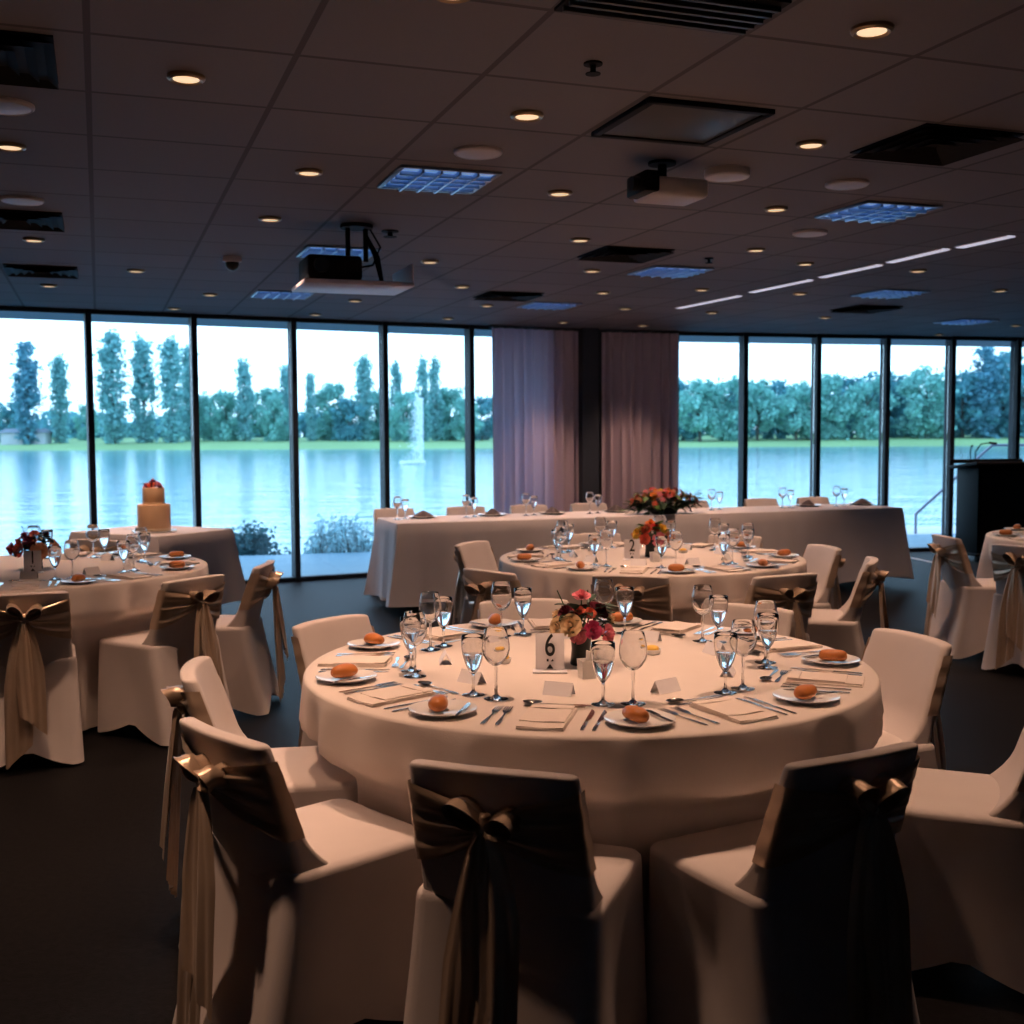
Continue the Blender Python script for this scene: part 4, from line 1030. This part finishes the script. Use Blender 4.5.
cloth_box('cake_table', 'square table in pale cloth by the left windows carrying the cake', [near, rc, rc + le, near + le], TT, .56, 'white_linen', 5, amp=.008)
for i, (sx, sy) in enumerate(((.1, .1), (.9, .1), (.1, .9), (.9, .9))): pass
th0 = bpy.data.objects['cake_table']
for a, b in ((.1, .1), (.9, .1), (.1, .9), (.9, .9)):
    p = near + e * a + le * b; mb = MB(); mb.box((p.x, p.y, .37), (.04, .04, .74), .004); obj('leg', mb.mesh('leg', 'black'), th0)
p = at(154.5, 532, TT)
th = thing('wedding_cake', 'two-tier caramel-iced wedding cake topped with pink flowers on the cake table', 'cake', (p.x, p.y, TT + .001))
mb = MB(); mb.lathe([(.16, 0), (.16, .012), (.001, .012)], 40); obj('cake_board', mb.mesh('cake_board', 'china'), th)
mb = MB(); mb.lathe([(.118, .012), (.120, .018), (.120, .20), (.116, .207), (.108, .210), (.001, .210)], 44); obj('lower_tier', mb.mesh('lower_tier', 'cake', ang=1.2), th)
mb = MB(); mb.lathe([(.078, .209), (.080, .214), (.080, .325), (.076, .332), (.069, .334), (.001, .334)], 40); obj('upper_tier', mb.mesh('upper_tier', 'cake', ang=1.2), th)
mb = MB(); mb.lathe([(.1215, .014), (.1225, .016), (.1225, .030), (.1215, .032)], 44, caps=False); mb.lathe([(.0815, .211), (.0825, .213), (.0825, .224), (.0815, .226)], 40, caps=False); obj('ribbon', mb.mesh('ribbon', 'ribbon'), th)
for i, (x, y, k, s) in enumerate(((-.04, -.03, 'pink', 1.1), (0, -.045, 'coral', 1.2), (.045, -.025, 'pink', 1.1), (.02, .03, 'magenta', 1.2), (-.035, .035, 'coral', 1.1), (0, 0, 'pink', 1.2))):
    o = obj('bloom', BL[k], th, (x, y, .334 + (.035 if i == 5 else .01))); o.scale = (s,) * 3; orient(o, (x * 4, y * 4, .2)); o['label'] = k + ' rose on top of the cake'
p2 = at(136, 530, TT); mb = MB(); mb.box((0, 0, .006), (.10, .03, .008), .003); tag(obj('cake_knife', knife_mesh(.26), None, (p2.x, p2.y, TT + .002), 1.1), 'cake knife lying on the cloth left of the cake', 'knife')
chair(-2.80, 7.64, PI / 2 - .30, 'dark-looking covered chair with its back to the camera before the cake table', 'chairs at the cake table', 1)

# ---------------------------------------------------------------- long bridal table
BA, BB = Vector((-.93, 9.28)), Vector((3.71, 10.90)); bd = (BB - BA).normalized(); bn = Vector((-bd.y, bd.x)); bw = .72
mid_b = BA + bd * 2.46
cloth_box('bridal_table', 'left half of the long head table in pale cloth before the curtains', [BA, mid_b - bd * .05, mid_b - bd * .05 + bn * bw, BA + bn * bw], TT, .67, 'white_linen', 9, group='head table', amp=.010)
cloth_box('bridal_table', 'right half of the long head table in pale cloth before the right windows', [mid_b + bd * .05, BB, BB + bn * bw, mid_b + bd * .05 + bn * bw], TT, .67, 'white_linen', 10, group='head table', amp=.010)
for o, p0, p1 in ((bpy.data.objects['bridal_table'], BA, mid_b), (bpy.data.objects['bridal_table.001'], mid_b, BB)):
    for s in (.12, .88):
        for w in (.12, .6):
            p = p0.lerp(p1, s) + bn * w; mb = MB(); mb.box((p.x, p.y, .375), (.04, .04, .75), .004); obj('leg', mb.mesh('leg', 'black'), o)
def on_line(px, off):
    u = (px - 512) / FPX; A = BA + bn * off
    s = (u * A.y - A.x) / (bd.x - u * bd.y); return A + bd * s
BCH = [393, 465, 528, 588, 690, 760, 812]
BGL = [397, 466, 526, 590, 712, 783, 837]
hd = math.atan2(-bn.y, -bn.x)
mb = MB(); mb.lathe([(.001, 0), (.08, 0), (.125, .014), (.130, .016), (.129, .018), (.122, .0165), (.079, .006), (.001, .005)], 36); DPLATE = mb.mesh('dinner_plate', 'china', ang=1)
def puff_mesh():
    mb = MB(); mb.grid(20, 8, lambda u, v: ((.075 * (1 - v) + .01) * (1 + .18 * sin(5 * 2 * PI * u)) * cos(2 * PI * u), (.05 * (1 - v) + .01) * (1 + .18 * sin(5 * 2 * PI * u)) * sin(2 * PI * u), .001 + .055 * v ** .8), cu=True); return mb.mesh('folded_napkin', 'dark_napkin', ang=2)
PUFF = puff_mesh()
for i, px in enumerate(BCH):
    w = '%s place from the left of the head table' % ORD[i]
    p = on_line(px, bw + .63); chair(p.x, p.y, hd, 'covered chair behind the ' + w, 'chairs behind the head table')
    q = on_line(BGL[i], .40); g = obj('wine_glass', None, None, (q.x, q.y, TT + .001)); obj('goblet', WINE, g); tag(g, 'wine glass at the ' + w, 'wine glass', 'glasses on the head table')
    q2 = on_line(BGL[i] + 8, .44); g = obj('water_glass', None, None, (q2.x, q2.y, TT + .001)); obj('goblet', WATG, g); obj('drinking_water', WAT, g); tag(g, 'water glass at the ' + w, 'water glass', 'glasses on the head table')
    if i == 4: continue
    q3 = on_line(BGL[i] + 26, .50); tag(obj('dinner_plate', DPLATE, None, (q3.x, q3.y, TT + .001)), 'white plate at the ' + w, 'plate', 'plates on the head table')
    tag(obj('folded_napkin', PUFF, None, (q3.x, q3.y, TT + .0085), i), 'dark napkin on the ' + w, 'napkin', 'napkins on the head table')
# large flower arrangement lying along the head table
p = on_line(664, .16)
th = thing('flower_centrepiece', 'large orange and coral flower arrangement on the front of the head table', 'flowers', (p.x, p.y, TT + .001), math.atan2(bd.y, bd.x))
mb = MB(); mb.lathe([(.001, 0), (.10, 0), (.12, .01), (.13, .06), (.12, .062), (.10, .02), (.001, .02)], 24); obj('bowl', mb.mesh('bowl', 'vase', ang=1), th)
obj('foliage', leaf_cluster(150, (.30, .10), (.02, .13), .09, 77, 'leaf'), th)
obj('foliage', leaf_cluster(110, (.36, .13), (.03, .19), .07, 78, 'green'), th)
rng = random.Random(31); ks = ['coral', 'orange', 'peach', 'peach', 'pink', 'coral', 'red', 'orange', 'yellow']
for i in range(64):
    a = 2.39996 * i; q = math.sqrt((i + .5) / 64); x, y = .35 * q * cos(a), .12 * q * sin(a); z = .10 + .11 * (1 - q * q) + rng.uniform(-.02, .03)
    k = rng.choice(ks); o = obj('bloom', (DA if i % 3 else BL)[k], th, (x, y - .01, z)); s = rng.uniform(.55, .95); o.scale = (s,) * 3; orient(o, (x * 2 + rng.uniform(-.1, .1), y * 3 - .12, z)); o['label'] = k + ' gerbera bloom'
mb = MB()
for i in range(16): a = i * 2.4; mb.tube([(.03 * cos(a), .03 * sin(a), .03), (.2 * cos(a), .06 * sin(a), .12)], .003, 5)
obj('stem', mb.mesh('stem', 'stem'), th)

# ---------------------------------------------------------------- lectern
p = at(969, 562, 0); th = thing('lectern', 'black lectern on castors at the right picture edge before the windows', 'lectern', (p.x + .42, p.y + .25, 0), .16)
mb = MB(); mb.box((0, .02, .58), (.76, .46, .98), .012); mb.box((0, -.205, .58), (.66, .03, .86), .008); obj('body', mb.mesh('body', 'black'), th)
mb = MB(); mb.box((0, -.02, 1.09), (.94, .60, .035), .010, Matrix.Rotation(-.10, 3, 'X')); mb.box((-.0, .26, 1.13), (.92, .03, .05), .008); obj('reading_top', mb.mesh('reading_top', 'black'), th)
mb = MB(); mb.box((0, 0, .085), (.86, .56, .03), .008); obj('base', mb.mesh('base', 'black'), th)
for x in (-.38, .38):
    for y in (-.22, .22):
        mb = MB(); mb.tube([(x - .014, y, .036), (x + .014, y, .036)], .035, 14); mb.box((x, y, .062), (.02, .04, .02), .003); obj('castor', mb.mesh('castor', 'grille'), th)
mb = MB(); mb.tube([(-.20, .16, 1.13), (-.20, .16, 1.24), (-.16, .12, 1.33), (-.08, .06, 1.345)], .007, 8); mb.tube([(-.09, .07, 1.345), (-.02, .02, 1.335)], .013, 10); obj('microphone', mb.mesh('microphone', 'black'), th)
mb = MB(); mb.tube([(-.26, .16, 1.13), (-.27, .15, 1.25), (-.29, .1, 1.30)], .006, 8); mb.tube([(-.288, .1, 1.30), (-.295, .07, 1.315)], .011, 10); obj('microphone', mb.mesh('microphone', 'black'), th)
a, b = at(905, 557, 0), at(962, 569, 0); v = b - a; mid = (a + b) / 2
mb = MB(); mb.box((0, 0, .004), (v.length, .05, .006), .002); o = obj('floor_strip', mb.mesh('floor_strip', 'tape'), None, (mid.x, mid.y, 0), math.atan2(v.y, v.x)); tag(o, 'thin white strip lying on the carpet left of the lectern', 'floor strip')

# ---------------------------------------------------------------- light from outside, view
w = bpy.data.worlds.new('sky'); scene.world = w; w.use_nodes = True; nt = w.node_tree
bg = nt.nodes['Background']
tc = nt.nodes.new('ShaderNodeTexCoord'); sx = nt.nodes.new('ShaderNodeSeparateXYZ'); cr = nt.nodes.new('ShaderNodeValToRGB')
cr.color_ramp.elements[0].position = 0; cr.color_ramp.elements[0].color = (.56, .78, 1, 1); cr.color_ramp.elements[1].position = .6; cr.color_ramp.elements[1].color = (.40, .62, 1, 1)
nt.links.new(tc.outputs['Generated'], sx.inputs[0]); nt.links.new(sx.outputs['Z'], cr.inputs['Fac']); nt.links.new(cr.outputs['Color'], bg.inputs['Color'])
bg.inputs['Strength'].default_value = 3.9
vs = scene.view_settings
vs.view_transform = 'Standard'; vs.look = 'None'; vs.exposure = 0; vs.gamma = 1; vs.use_curve_mapping = False
scene.cycles.use_denoising = True
